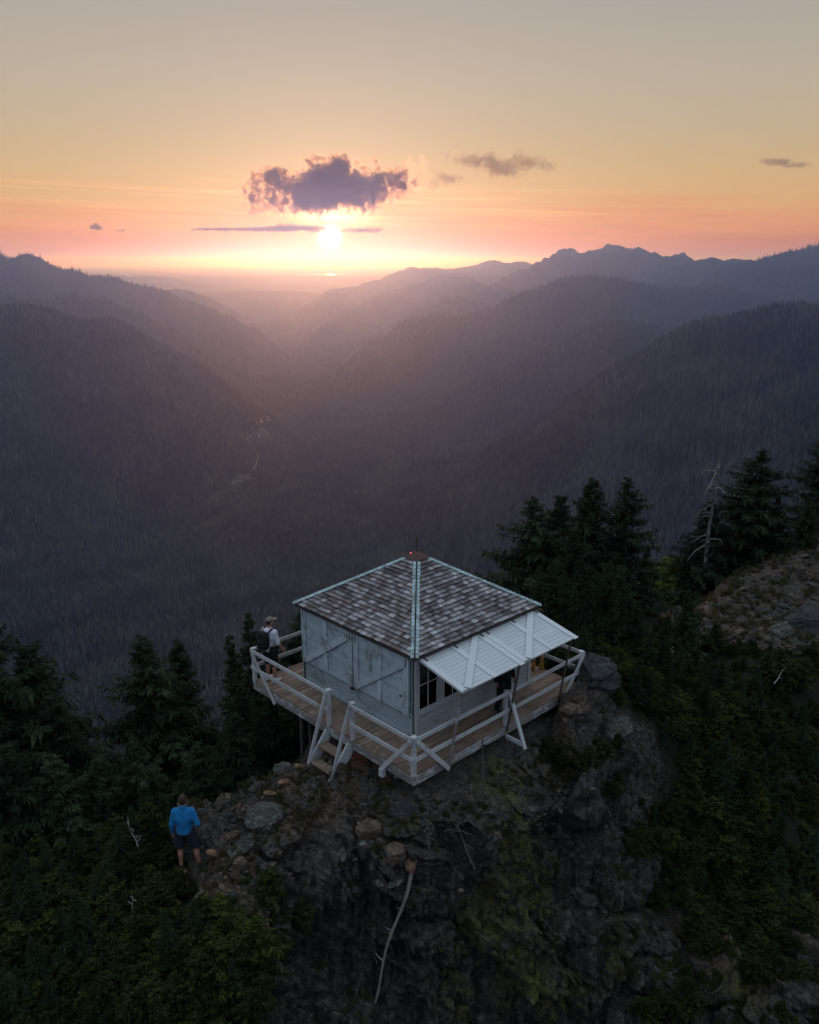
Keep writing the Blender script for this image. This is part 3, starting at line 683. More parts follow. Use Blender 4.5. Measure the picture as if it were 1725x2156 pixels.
MB().box((-HW - 0.062, -1.70, 0.86), (-HW - 0.046, -1.58, 1.45)).build('latch_board', M['batten'], s2)
MB().box((-HW - 0.071, -1.665, 1.0), (-HW - 0.064, -1.605, 1.05)).build('hole_shade', M['black'], s2)  # raised dark box painting the shade inside a hole
for y in (0.09, -0.09, 1.9, -1.8):
    MB().box((-HW - 0.075, y - 0.012, 1.80), (-HW - 0.069, y + 0.012, 1.97)).build('hinge', M['metal'], s1 if y > 0 else s2)
MB().box((-HW - 0.085, 0.0, SILL - 0.12), (-HW - 0.02, 0.10, SILL - 0.07)).build('latch', M['metal'], s1)

# ---- windows on the right wall
sill = MB().box((-HW + 0.09, -HW - 0.03, SILL - 0.03), (HW - 0.09, -HW + 0.06, SILL + 0.01)).build('window_sill', M['siding_r'], lookout)
for k in range(5):
    x0 = -1.93 + k * 0.79; x1 = x0 + 0.665; z0, z1 = SILL + 0.012, 1.93; y = -HW + 0.02; st = 0.06
    w = MB().box((x0, y - 0.02, z0), (x0 + st, y + 0.02, z1)).box((x1 - st, y - 0.02, z0), (x1, y + 0.02, z1)) \
        .box((x0 + st, y - 0.02, z0), (x1 - st, y + 0.02, z0 + st + 0.01)).box((x0 + st, y - 0.02, z1 - st), (x1 - st, y + 0.02, z1)).build('window', M['siding_r'], lookout)
    xm = (x0 + x1) / 2; zm = z0 + (z1 - z0) * 0.52
    MB().box((xm - 0.011, y - 0.015, z0 + st), (xm + 0.011, y + 0.012, z1 - st)).build('muntin', M['siding_r'], w)
    MB().box((x0 + st, y - 0.013, zm - 0.011), (x1 - st, y + 0.010, zm + 0.011)).build('muntin', M['siding_r'], w)
    for (a, b) in ((x0 + st, xm - 0.011), (xm + 0.011, x1 - st)):
        for (c0, c1) in ((z0 + st + 0.01, zm - 0.011), (zm + 0.011, z1 - st)):
            MB().box((a, y - 0.002, c0), (b, y + 0.002, c1)).build('pane', M['pane'], w)
    if k < 4: MB().box((x1 + 0.004, y - 0.03, z0 - 0.008), (x1 + 0.121, y + 0.02, z1)).build('mullion', M['siding_r'], lookout)
# dim furniture seen through the glass
MB().box((-0.45, -0.45, -0.02), (0.45, 0.45, 0.85)).box((-1.7, 0.9, -0.02), (0.2, 1.8, 0.5)).build('room_furniture', M['black'], lookout)

# ---- raised shutters over the right wall
HY, HZ, OY, OZ = -2.075, 2.005, -3.365, 1.715
pd = Vector((0, OY - HY, OZ - HZ)); PL = pd.length; pdn = pd.normalized(); pn = Vector((1, 0, 0)).cross(pdn); pn = pn if pn.z > 0 else -pn
def AP(x, u, h): return Vector((x, HY, HZ)) + pdn * u + pn * h
def shutter_open(x0, x1, diag, mid):
    root = MB().bar(AP((x0 + x1) / 2, 0.0, -0.012), AP((x0 + x1) / 2, PL, -0.012), x1 - x0, 0.014, pn).build('raised_shutter', M['awning'], lookout)
    n = 12
    for k in range(n):
        u0 = PL * k / n + 0.003; u1 = PL * (k + 1) / n - 0.003
        MB().bar(AP((x0 + x1) / 2, u0, 0.004 + random.uniform(-0.0015, 0.0015)), AP((x0 + x1) / 2, u1, 0.004), x1 - x0, 0.018, pn).build('shutter_board', M['awning'], root)
    MB().bar(AP(x0 + 0.075, 0.0, 0.024), AP(x0 + 0.075, PL + 0.012, 0.024), 0.15, 0.02, pn).build('stile', M['awning_batten'], root)
    MB().bar(AP(x1 - 0.075, 0.0, 0.024), AP(x1 - 0.075, PL + 0.045, 0.024), 0.15, 0.02, pn).build('stile', M['awning_batten'], root)
    um = 0.5
    MB().bar(AP(mid, 0.03, 0.024), AP(mid, PL * um - 0.085, 0.024), 0.14, 0.02, pn).build('batten', M['awning_batten'], root)
    MB().bar(AP(mid, PL * um + 0.085, 0.024), AP(mid, PL + 0.02, 0.024), 0.14, 0.02, pn).build('batten', M['awning_batten'], root)
    MB().bar(AP(x1 - 0.20, 0.03, 0.038), AP(x0 + 0.20, PL - 0.04, 0.038), 0.15, 0.02, pn).build('diagonal_brace', M['awning_batten'], root)
    for x in (x0 + 0.09, mid, x1 - 0.09):
        MB().bar(AP(x + 0.02, -0.05, 0.052), AP(x + 0.02, 0.17, 0.047), 0.03, 0.012, pn).bar(AP(x - 0.06, -0.045, 0.05), AP(x + 0.07, -0.045, 0.05), 0.05, 0.03, pn).build('hinge', M['metal'], root)
    MB().tube([AP(x0 + 0.02, PL - 0.01, 0.05), AP(x0 + 0.19, PL + 0.03, 0.05)], 0.008, 5).build('hook', M['grey_metal'], root)
    return root
sh1 = shutter_open(-1.965, 0.025, None, -0.93)
sh2 = shutter_open(0.045, 2.02, None, 1.07)
for xb, xt in ((-1.875, -1.83), (0.04, 0.07), (1.99, 2.0)):
    p = MB().bar((xb, -DK - 0.045, -0.17), tuple(AP(xt, PL - 0.12, -0.03)), 0.045, 0.032, (0, 1, 0)).build('prop_pole', M['fascia'] if xb < -1 else M['dark_wood'], lookout)

# ---- roof
roof = MB().poly([(-EV + 0.02, -EV + 0.02, EZ - 0.025), (EV - 0.02, -EV + 0.02, EZ - 0.025), (EV - 0.02, EV - 0.02, EZ - 0.025), (-EV + 0.02, EV - 0.02, EZ - 0.025), (0, 0, AZP - 0.03)],
                 [(0, 1, 4), (1, 2, 4), (2, 3, 4), (3, 0, 4), (3, 2, 1, 0)]).build('roof', M['dark_wood'], lookout)
for a in range(4):
    rot = Matrix.Rotation(a * math.pi / 2, 4, 'Z')
    e = MB().box((-EV + 0.005, -EV + 0.01, EZ - 0.085), (EV - 0.03, -EV + 0.034, EZ - 0.026)).build('eave_board', M['dark_wood'], roof); e.matrix_basis = rot
    e = MB().box((-HW + 0.03, -EV + 0.036, EZ - 0.06), (HW - 0.03, -HW + 0.02, EZ - 0.03)).build('soffit', M['dark_wood'], roof); e.matrix_basis = rot
SLL = math.hypot(EV, AZP - EZ); vup = Vector((0, EV, AZP - EZ)).normalized(); vn = Vector((0, -(AZP - EZ), EV)).normalized()
NROW = 22; EXPO = SLL / NROW
shingle_list = []
for a in range(4):
    rot = Matrix.Rotation(a * math.pi / 2, 3, 'Z')
    for r_ in range(NROW - 2):
        v0 = r_ * EXPO - 0.012; hw = EV * (1 - (r_ * EXPO) / SLL)
        u = -hw - random.uniform(0, 0.12)
        while u < hw:
            w = random.choice((0.11, 0.125, 0.14, 0.155, 0.17, 0.19)) * random.uniform(0.92, 1.08)
            ua, ub = u + 0.004, u + w - 0.004; u += w
            va = v0 + random.uniform(-0.009, 0.007); vb = va + EXPO * 1.45
            k = EV / SLL
            def cl(x, v): m = max(EV - k * max(v, 0) - 0.004, 0); return min(max(x, -m), m)
            if cl(ub, va) - cl(ua, va) < 0.012: continue
            h0 = 0.046 + random.uniform(0, 0.009); h1 = 0.001 + random.uniform(-0.0005, 0.001); th = 0.024
            tilt = random.uniform(-0.003, 0.003)
            P = []
            for (x, v, h) in ((ua, va, h0 + tilt), (ub, va, h0 - tilt), (ub, vb, h1), (ua, vb, h1)):
                P.append((cl(x, v), v, h))
            vs = []
            for dz in (0, -1):
                for i, (x, v, h) in enumerate(P):
                    q = Vector((x, -EV, EZ)) + vup * v + vn * (h + dz * (th if i < 2 else 0.002))
                    vs.append(rot @ q)
            c_ = sum(vs, Vector()) / 8
            shingle_list.append((-(a == 0) * 20 - (a == 3) * 20 + (Vector(CAM) - c_).length, vs))
shingle_list.sort(key=lambda x: x[0])
SF = [(0, 1, 2, 3), (7, 6, 5, 4), (0, 4, 5, 1), (1, 5, 6, 2), (2, 6, 7, 3), (3, 7, 4, 0)]
rest = MB()
M['shingle_butt_shade'], T = mat_new('painted_shingle_shade'); principled(T, (0.035, 0.028, 0.026), 0.9)      # butt faces painted dark for the shadow line under each course
def paint_butt_shade(o):
    o.data.materials.append(M['shingle_butt_shade'])
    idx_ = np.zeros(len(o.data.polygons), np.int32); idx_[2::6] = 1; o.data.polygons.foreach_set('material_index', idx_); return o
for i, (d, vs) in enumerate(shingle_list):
    if i < 300: paint_butt_shade(MB().poly(vs, SF).build('shingle', M['shingle'], roof))
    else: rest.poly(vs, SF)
tag(paint_butt_shade(rest.build('shingle', M['shingle'], roof)), kind='stuff')
# ridge shingles along the four hips: overlapping pale boards on both sides
hipL = math.sqrt(2 * EV * EV + (AZP - EZ) ** 2)
for a in range(4):
    rot = Matrix.Rotation(a * math.pi / 2, 3, 'Z')
    hd = Vector((EV, EV, AZP - EZ)).normalized(); n = 26; ex = (hipL * 0.905) / n
    for k in range(n):
        s0 = k * ex - 0.02; s1_ = s0 + ex * 1.35
        for sgn in (0, 1):
            out_ = Vector((1, 0, 0)) if sgn == 0 else Vector((0, 1, 0))
            nv = Vector((0, -(AZP - EZ), EV)).normalized() if sgn == 0 else Vector((-(AZP - EZ), 0, EV)).normalized()
            base = Vector((-EV, -EV, EZ)); wd = 0.072 + random.uniform(-0.004, 0.004)
            ac = (out_ - hd * out_.dot(hd)).normalized()
            j = random.uniform(-0.006, 0.006)
            A0 = base + hd * (s0 + j) + nv * 0.066; A1 = base + hd * s1_ + nv * 0.048
            pv_ = [A0, A0 + ac * wd, A1 + ac * wd, A1]
            vs = [rot @ p for p in pv_] + [rot @ (p - nv * 0.012) for p in pv_]
            MB().poly(vs, SF if sgn == 0 else [f[::-1] for f in SF]).build('ridge_shingle', M['ridge'], roof)
cz0 = AZP - 0.13
q = EV * (AZP - cz0) / (AZP - EZ) + 0.03
MB().poly([(-q, -q, cz0 + 0.055), (q, -q, cz0 + 0.055), (q, q, cz0 + 0.055), (-q, q, cz0 + 0.055), (-0.02, -0.02, AZP + 0.075), (0.02, -0.02, AZP + 0.075), (0.02, 0.02, AZP + 0.075), (-0.02, 0.02, AZP + 0.075)],
          [(0, 1, 5, 4), (1, 2, 6, 5), (2, 3, 7, 6), (3, 0, 4, 7), (4, 5, 6, 7), (3, 2, 1, 0)]).build('roof_cap', M['cap'], roof)
MB().tube([(0, 0, AZP + 0.05), (0, 0, AZP + 0.12), (0.0, 0, AZP + 0.16), (0, 0, AZP + 0.46)], [0.032, 0.018, 0.013, 0.009], 8).build('lightning_rod', M['metal'], roof)
MB().tube([(-0.11, 0.10, AZP + 0.005), (-0.11, 0.10, AZP + 0.03), (-0.11, 0.10, AZP + 0.045)], [0.009, 0.009, 0.004], 8).build('red_beacon', M['beacon'], roof)

# ---- deck
deck = MB()
for x in (-2.75, -1.9, -0.95, 0, 0.95, 1.9, 2.75): deck.box((x - 0.025, -DK + 0.04, -0.215), (x + 0.025, DK - 0.04, -0.042))
for y in (-2.1, 2.1): deck.box((-DK + 0.05, y - 0.06, -0.40), (DK - 0.05, y + 0.06, -0.217))
deck = deck.build('deck', M['dark_wood'], lookout)
y = -DK - 0.01
while y < DK - 0.05:
    w = random.choice((0.185, 0.20, 0.215, 0.23)) if y > -2.0 else random.choice((0.26, 0.28, 0.30))
    y1 = min(y + w, DK + 0.01)
    if y < -HW - 0.01 and y1 > -HW - 0.05: y1 = -HW
    elif y < HW - 0.01 and y1 > HW - 0.05: y1 = HW
    spans = []
    if y1 <= -HW + 0.01 or y >= HW - 0.01:
        cuts = [-DK - 0.01] + sorted(random.sample([-1.9, -0.95, 0.95, 1.9], 2 if y < 0 else 1)) + [DK + 0.01]
        spans = list(zip(cuts[:-1], cuts[1:]))
    else:
        spans = [(-DK - 0.012 + random.uniform(-0.012, 0.006), -HW - 0.016), (HW + 0.016, DK + 0.012 + random.uniform(-0.006, 0.012))]
    for (xa, xb) in spans:
        dz = random.uniform(-0.006, 0.004)
        MB().box((xa + 0.003, y + 0.007, -0.04 + dz), (xb - 0.003, y1 - 0.007, dz)).build('plank', M['deck'], deck)
    y = y1
for a, (xa, xb) in enumerate(((-DK, DK),) * 4):
    rot = Matrix.Rotation(a * math.pi / 2, 4, 'Z')
    f_ = MB().box((xa - 0.035, -DK - 0.035, -0.235), (xb - 0.002, -DK + 0.003, -0.045)).build('fascia_board', M['fascia'], deck); f_.matrix_basis = rot
# posts down to the rock
for (x, y) in ((-2.6, -2.05), (-2.68, 0.95), (0.0, -2.1), (2.4, -2.1), (-2.1, 2.1), (2.1, 2.1), (0, 2.1), (2.5, 0.5)):
    s, t = to_st((x, y, 0)); zg = min(ground_z(s, t) - 0.15, -0.8)
    th_ = 0.045 if y != 0.95 else 0.03
    MB().box((x - th_, y - th_, zg), (x + th_, y + th_, -0.218)).build('support_post', M['fascia'] if y == -2.05 else M['dark_wood'], lookout)

# ---- railing
rail = MB()
PT = 0.885
rail = MB().box((-DK - 0.045, -DK - 0.045, -0.03), (-DK + 0.045, -DK + 0.045, PT)).build('railing', M['rail'], lookout)
def rpart(name, mb, mat='rail'): return mb.build(name, M[mat], rail, 0.003)
for (x, y) in ((-DK, DK), (DK, -DK), (DK, DK), (-DK, -0.11), (-DK, -0.955), (0.02, -DK), (0.0, DK), (DK, 0.0)):
    rpart('post', MB().box((x - 0.042, y - 0.042, -0.03), (x + 0.042, y + 0.042, PT - 0.003)))
for x, y in ((-DK, -DK), (-DK, -0.955), (-DK, -0.11), (-DK, DK), (DK, -DK), (DK, DK)):
    rpart('post_cap', MB().box((x - 0.06, y - 0.06, PT), (x + 0.06, y + 0.06, PT + 0.022)))
def rails(a, b):
    """Upper and middle rail between two posts, on the inner and outer faces as flat boards."""
    a = Vector((*a, 0)); b = Vector((*b, 0)); d = (b - a).normalized()
    inn = Vector((-d.y, d.x, 0));  inn = inn if inn.dot(-(a + b)) > 0 else -inn
    off = inn * -0.055
    rpart('rail', MB().bar(a + off + Vector((0, 0, 0.835)), b + off + Vector((0, 0, 0.835)), 0.026, 0.095, (0, 0, 1)))
    rpart('rail', MB().bar(a + off + Vector((0, 0, 0.375)), b + off + Vector((0, 0, 0.375)), 0.026, 0.10, (0, 0, 1)))
rails((-DK, DK + 0.06), (-DK, -0.15)); rails((-DK, -0.915), (-DK, -DK - 0.04)); rails((-DK - 0.04, -DK), (0.06, -DK)); rails((0.062, -DK), (DK + 0.08, -DK))
rails((-DK - 0.04, DK), (DK, DK)); rails((DK, -DK + 0.04), (DK, DK))
# corner braces down to joist ends
for p, q in (((-DK - 0.085, -DK + 0.03, 0.80), (-DK - 0.085, -1.99, -0.25)), ((-DK - 0.085, DK - 0.03, 0.80), (-DK - 0.085, 1.95, -0.27)),
             ((-DK + 0.04, -DK - 0.085, 0.80), (-1.93, -DK - 0.085, -0.25)), ((DK - 0.0, -DK - 0.085, 0.84), (2.07, -DK - 0.085, -0.22))):
    rpart('brace', MB().bar(p, q, 0.10, 0.028, (1, 0, 0) if abs(p[0] - q[0]) < 0.01 else (0, 1, 0)))
rpart('joist_end', MB().box((-DK - 0.14, -2.09, -0.40), (-DK - 0.037, -1.97, -0.21)))
# outrigger brace in the middle of the right side
og = onz = None
d_ = fwd + rgt * ((1200 + 1012 * 650 / 1649 - 1250) / FPX) - upv * ((1600 + 1708 * 650 / 1649 - 1562.5) / FPX)
kk = (-0.30 - CAM[2]) / d_[2]; og = Vector(CAM + kk * d_)
rpart('outrigger', MB().bar((0.03, -DK - 0.037, -0.29), og, 0.07, 0.085, (0, 0, 1)))
rpart('brace', MB().bar((0.075, -DK - 0.06, 0.80), og + (og - Vector((0.075, -DK, 0.80))).normalized() * 0.1, 0.045, 0.085, (1, 0, 0)))

# ---- stairs
st_ = MB().bar((-DK - 0.02, -0.13, -0.13), (-3.62, -0.13, -0.98), 0.26, 0.04, (0, 1, 0)).build('staircase', M['rail'], lookout)
MB().bar((-DK - 0.02, -0.935, -0.13), (-3.64, -0.935, -1.02), 0.28, 0.04, (0, 1, 0)).build('stringer', M['rail'], st_)
for x, z in ((-3.17, -0.345), (-3.41, -0.675)):
    MB().box((x - 0.13, -0.913, z - 0.04), (x + 0.12, -0.152, z)).build('tread', M['deck'], st_)
for y in (-0.11, -0.955):
    MB().bar((-DK - 0.07, y, PT - 0.02), (-3.60, y, -0.93), 0.085, 0.03, (0, 1, 0)).build('handrail', M['rail'], st_)
MB().bar((-3.15, -0.97, -1.06), (-3.78, -0.99, -1.07), 0.12, 0.05, (0, 0, 1)).build('skid', M['fascia'], st_)
MB().bar((-3.2, -0.14, -1.02), (-3.66, -0.14, -1.03), 0.10, 0.05, (0, 0, 1)).build('skid', M['fascia'], st_)
# ================================================================== PEOPLE
class SDF:
    """Smooth union of rounded cones and ellipsoids, turned into one continuous surface on a voxel grid."""
    def __init__(self): self.p = []
    def cone(self, a, b, ra, rb, k=0.03): self.p.append(('c', np.array(a, float), np.array(b, float), ra, rb, k)); return self
    def stop(self): self.p.append('cut'); return self          # the cuts apply to what was added before this
    def ell(self, c, r, k=0.03): self.p.append(('e', np.array(c, float), np.array(r, float), 0, 0, k)); return self
    def bounds(self):
        lo = np.full(3, 9.0); hi = -lo
        for t, a, b, ra, rb, k in (q for q in self.p if q != 'cut'):
            pts = ((a - ra, a + ra, b - rb, b + rb) if t == 'c' else (a - b, a + b))
            for q in pts: lo = np.minimum(lo, q); hi = np.maximum(hi, q)
        return lo, hi
    def grid(self, h, cuts=(), grow=0.0, far=1.0):
        lo, hi = self.bounds(); lo = lo - grow - 3 * h; hi = hi + grow + 3 * h
        n = np.ceil((hi - lo) / h).astype(int) + 1
        ax = [lo[i] + h * np.arange(n[i]) for i in range(3)]
        D = np.full(n, far); done = False
        XX, YY, ZZ = np.meshgrid(*ax, indexing='ij')
        for prim in self.p:
            if prim == 'cut':
                for (nx, ny, nz, off) in cuts: D = np.maximum(D, nx * XX + ny * YY + nz * ZZ - off - grow * 0)
                done = True; continue
            t, a, b, ra, rb, k = prim
            m = max(ra, rb) + grow + k + 3 * h if t == 'c' else 0
            l2, h2 = (np.minimum(a, b) - m, np.maximum(a, b) + m) if t == 'c' else (a - b - grow - k - 3 * h, a + b + grow + k + 3 * h)
            sl = tuple(slice(max(int((l2[i] - lo[i]) / h), 0), min(int((h2[i] - lo[i]) / h) + 2, n[i])) for i in range(3))
            X, Y, Z = np.meshgrid(ax[0][sl[0]], ax[1][sl[1]], ax[2][sl[2]], indexing='ij')
            if t == 'c':
                ab = b - a; l = max(ab @ ab, 1e-9)
                u = np.clip(((X - a[0]) * ab[0] + (Y - a[1]) * ab[1] + (Z - a[2]) * ab[2]) / l, 0, 1)
                d = np.sqrt((X - a[0] - u * ab[0]) ** 2 + (Y - a[1] - u * ab[1]) ** 2 + (Z - a[2] - u * ab[2]) ** 2) - (ra + u * (rb - ra))
            else:
                q = np.sqrt(((X - a[0]) / b[0]) ** 2 + ((Y - a[1]) / b[1]) ** 2 + ((Z - a[2]) / b[2]) ** 2)
                d = (q - 1) * b.min()
            c = D[sl]; hh = np.clip(0.5 + 0.5 * (c - d) / k, 0, 1)
            D[sl] = c * (1 - hh) + d * hh - k * hh * (1 - hh)
        D = D - grow
        if not done:
            for (nx, ny, nz, off) in cuts: D = np.maximum(D, nx * XX + ny * YY + nz * ZZ - off)
        return D, lo, h
def surface_net(D, lo, h):
    """Naive surface nets."""
    ins = D < 0
    n = np.array(D.shape)
    c8 = [ins[i:n[0] - 1 + i, j:n[1] - 1 + j, k:n[2] - 1 + k] for i in (0, 1) for j in (0, 1) for k in (0, 1)]
    cnt = sum(c.astype(np.int8) for c in c8); act = (cnt > 0) & (cnt < 8)
    idx = np.full(act.shape, -1); cells = np.argwhere(act); idx[act] = np.arange(len(cells))
    acc = np.zeros((len(cells), 3)); w = np.zeros(len(cells))
    i, j, k = cells.T
    corners = [(a, b, c) for a in (0, 1) for b in (0, 1) for c in (0, 1)]
    for p in corners:
        for ax in range(3):
            if p[ax]: continue
            q = list(p); q[ax] = 1
            d0 = D[i + p[0], j + p[1], k + p[2]]; d1 = D[i + q[0], j + q[1], k + q[2]]
            m = (d0 < 0) != (d1 < 0)
            t = np.where(m, d0 / np.where(m, d0 - d1, 1), 0)
            pt = np.tile(np.array(p, float), (len(cells), 1)); pt[:, ax] += t
            acc += pt * m[:, None]; w += m
    V = lo + h * (cells + acc / w[:, None])
    F = []
    for ax in range(3):
        b, c = [(1, 2), (2, 0), (0, 1)][ax]
        s0 = [slice(1, -1)] * 3; s0[ax] = slice(0, -1); s1 = [slice(1, -1)] * 3; s1[ax] = slice(1, None)
        A = ins[tuple(s0)]; B_ = ins[tuple(s1)]
        for flip in (False, True):
            m = np.argwhere((A & ~B_) if not flip else (~A & B_))
            if len(m) == 0: continue
            o = np.array([1, 1, 1]); o[ax] = 0; m = m + o
            eb = np.zeros(3, int); eb[b] = 1; ec = np.zeros(3, int); ec[c] = 1
            q = [idx[tuple((m - eb - ec).T)], idx[tuple((m - ec).T)], idx[tuple(m.T)], idx[tuple((m - eb).T)]]
            q = np.stack(q, -1)
            F.append(q[:, ::-1] if flip else q)
    return V, np.concatenate(F)
def cloth_mat(name, col, bump=0.3, rough=0.9, sc=60, skin=False):
    m, T = mat_new(name)
    tc = T.n('ShaderNodeTexCoord').outputs['Object']
    n = T.noise(tc, sc, 3, 0.6); n2 = T.noise(tc, 7, 3)
    c = T.v('SCALE', col, scale=T.m('ADD', 0.72, T.m('ADD', T.m('MULTIPLY', n, 0.28), T.m('MULTIPLY', n2, 0.28))))
    principled(T, c, rough, T.m('ADD', T.m('MULTIPLY', n, 0.25), n2), bump, 0.03, spec=0.2)
    return m
M['skin'] = cloth_mat('skin', (0.36, 0.175, 0.115), 0.05, 0.55, 40)
M['hair'] = cloth_mat('brown_hair', (0.035, 0.022, 0.015), 0.6, 0.7, 150)
M['blue_fleece'] = cloth_mat('blue_fleece', (0.012, 0.145, 0.34), 0.8, 0.95, 90)
M['navy'] = cloth_mat('navy_cloth', (0.018, 0.024, 0.036), 0.4)
M['white_cloth'] = cloth_mat('white_cotton', (0.52, 0.51, 0.56), 0.5)
M['black_cloth'] = cloth_mat('black_cloth', (0.012, 0.012, 0.014), 0.4)
M['shoe_dark'] = cloth_mat('dark_shoe', (0.025, 0.022, 0.02), 0.2)
M['shoe_white'] = cloth_mat('white_shoe', (0.5, 0.48, 0.46), 0.2)
M['shoe_brown'] = cloth_mat('yellow_brown_boot', (0.26, 0.15, 0.03), 0.2)
M['grey_cap'] = cloth_mat('grey_cap', (0.17, 0.155, 0.135), 0.3)
M['grey_cloth'] = cloth_mat('grey_cloth', (0.28, 0.29, 0.30), 0.4)

def person(label, loc, rotz, height, pose, clothes, hair, shoes, cap=None, head_turn=0.0, group=None):
    """A figure facing +Y; 'pose' overrides joints; one continuous body, clothing and hair as children."""
    H = height / 1.80
    J = dict(hipL=(-0.09, 0, 0.93), hipR=(0.09, 0, 0.93), kneeL=(-0.115, 0.02, 0.50), kneeR=(0.115, 0.02, 0.50), ankL=(-0.125, -0.02, 0.085), ankR=(0.125, -0.02, 0.085),
             shL=(-0.178, 0, 1.42), shR=(0.178, 0, 1.42), elL=(-0.255, -0.03, 1.15), elR=(0.255, -0.03, 1.15), wrL=(-0.265, 0.05, 0.90), wrR=(0.265, 0.05, 0.90),
             toeL=(-0.155, 0.15, 0.03), toeR=(0.155, 0.15, 0.03))
    J.update(pose)
    J = {k: np.array(v, float) for k, v in J.items()}
    ct, sn_ = math.cos(head_turn), math.sin(head_turn)
    def hd(x, y, z): return (x * ct - y * sn_, 0.02 + x * sn_ + y * ct, z)
    def torso(S):
        S.cone((-0.075, 0, 0.96), (0.075, 0, 0.96), 0.115, 0.115, 0.05).cone((0, 0.0, 1.0), (0, 0.0, 1.2), 0.135, 0.135, 0.06)
        S.cone((-0.075, 0.0, 1.31), (0.075, 0.0, 1.31), 0.118, 0.118, 0.06).cone((-0.15, 0, 1.435), (0.15, 0, 1.435), 0.066, 0.066, 0.06)
        S.cone((0, -0.01, 1.42), (0, 0.0, 1.49), 0.08, 0.055, 0.04)
    def arm(S, s, lower=True):
        S.cone(J['sh' + s], J['el' + s], 0.056, 0.043, 0.04)
        if lower: S.cone(J['el' + s], J['wr' + s], 0.042, 0.028, 0.02)
    def leg(S, s):
        S.cone(J['hip' + s], J['knee' + s], 0.093, 0.058, 0.04)
        k, a = J['knee' + s], J['ank' + s]
        S.cone(k, a, 0.053, 0.037, 0.03); mid = k * 0.68 + a * 0.32; S.cone(mid + (0, -0.018, 0.04), mid + (0, -0.014, -0.06), 0.052, 0.042, 0.03)
    body = SDF(); torso(body)
    for s in 'LR':
        arm(body, s); leg(body, s)
        an, to = J['ank' + s], J['toe' + s]
        body.cone(an + (0, -0.03, -0.035), to, 0.04, 0.03, 0.03)
        # hand: palm, four unequal curled fingers and a thumb from the side of the palm
        w = J['wr' + s]; d = w - J['el' + s]; d = d / np.linalg.norm(d); side_ = np.array([1.0 if s == 'R' else -1.0, 0, 0])
        fw_ = np.array([0, 1.0, 0]); fw_ = fw_ - d * (fw_ @ d); fw_ /= np.linalg.norm(fw_)
        pc = w + d * 0.085
        body.cone(w, pc, 0.027, 0.034, 0.02)
        for q, (off, ln) in enumerate(((-0.030, 0.060), (-0.010, 0.072), (0.010, 0.078), (0.030, 0.068))):
            r0 = pc + fw_ * off; m1 = r0 + d * ln * 0.6 - side_ * 0.008; e1_ = m1 + d * ln * 0.42 - side_ * 0.028
            body.cone(r0, m1, 0.0105, 0.0095, 0.006).cone(m1, e1_, 0.0095, 0.0085, 0.006)
        tb = w + d * 0.035 + fw_ * 0.028; body.cone(tb, tb + d * 0.035 + fw_ * 0.026, 0.013, 0.011, 0.01).cone(tb + d * 0.035 + fw_ * 0.026, tb + d * 0.07 + fw_ * 0.024 - side_ * 0.012, 0.011, 0.009, 0.008)
    body.cone((0, -0.005, 1.45), hd(0, -0.005, 1.60), 0.062, 0.057, 0.03)
    body.ell(hd(0, 0.0, 1.695), (0.077, 0.096, 0.108), 0.03).ell(hd(0, 0.045, 1.635), (0.052, 0.052, 0.058), 0.03)
    body.cone(hd(0, 0.088, 1.70), hd(0, 0.108, 1.672), 0.010, 0.015, 0.012)
    body.cone(hd(-0.02, 0.088, 1.642), hd(0.02, 0.088, 1.642), 0.009, 0.009, 0.006)
    for e in (-1, 1): body.ell(hd(e * 0.079, -0.005, 1.685), (0.014, 0.024, 0.034), 0.01).ell(hd(e * 0.032, 0.078, 1.708), (0.016, 0.014, 0.010), 0.008)
    root = thing('person', label, 'person', loc, rotz, group)
    def mk(name, S, mat, cuts=(), grow=0.0, h=0.0105):
        D, lo, hh = S.grid(h, cuts, grow)
        V, F = surface_net(D, lo, hh)
        return link(name, mesh_np(name, V * H, F, True), M[mat], root)
    mk('body', body, 'skin', h=0.009)
    for kind, mat, prm in clothes:
        S = SDF()
        if kind == 'top':
            torso(S); S.stop()
            for s in 'LR': arm(S, s, prm.get('long', False))
            if prm.get('hood'): S.cone((-0.06, -0.085, 1.46), (0.06, -0.085, 1.46), 0.045, 0.045, 0.03)
            if prm.get('collar'): S.cone((0, -0.005, 1.50), (0, 0.0, 1.545), 0.058, 0.056, 0.02)
            cuts = [(0, 0, -1, -prm.get('hem', 0.93))]
            if not prm.get('long'): cuts += []
            o = mk('shirt' if not prm.get('long') else 'fleece', S, mat, cuts, prm.get('grow', 0.016))
            if not prm.get('long'):
                pass
        elif kind == 'pants':
            S.cone((-0.075, 0, 0.97), (0.075, 0, 0.97), 0.118, 0.118, 0.05)
            for s in 'LR':
                S.cone(J['hip' + s], J['knee' + s], 0.098, 0.076, 0.03)
                if prm.get('long'): S.cone(J['knee' + s], J['ank' + s], 0.064, 0.055, 0.03)
            mk('shorts' if not prm.get('long') else 'trousers', S, mat, [(0, 0, 1, 1.06), (0, 0, -1, -prm.get('hem', 0.5))], prm.get('grow', 0.02))
        elif kind == 'undershirt':
            torso(S); mk('shirt_hem', S, mat, [(0, 0, -1, -prm['hem']), (0, 0, 1, prm['top'])], 0.010)
    S = SDF()
    for s in 'LR':
        o_ = SDF(); an, to = J['ank' + s], J['toe' + s]
        o_.cone(an + (0, -0.03, -0.03), to + (0, 0.01, 0.008), 0.045, 0.036, 0.03).cone(an + (0, -0.005, -0.01), an + (0, -0.002, 0.03 if shoes != 'shoe_brown' else 0.10), 0.045, 0.046, 0.03)
        mk('shoe', o_, shoes, [(0, 0, -1, -min(an[2] - 0.085, to[2] - 0.03) - 0.0)], 0.004)
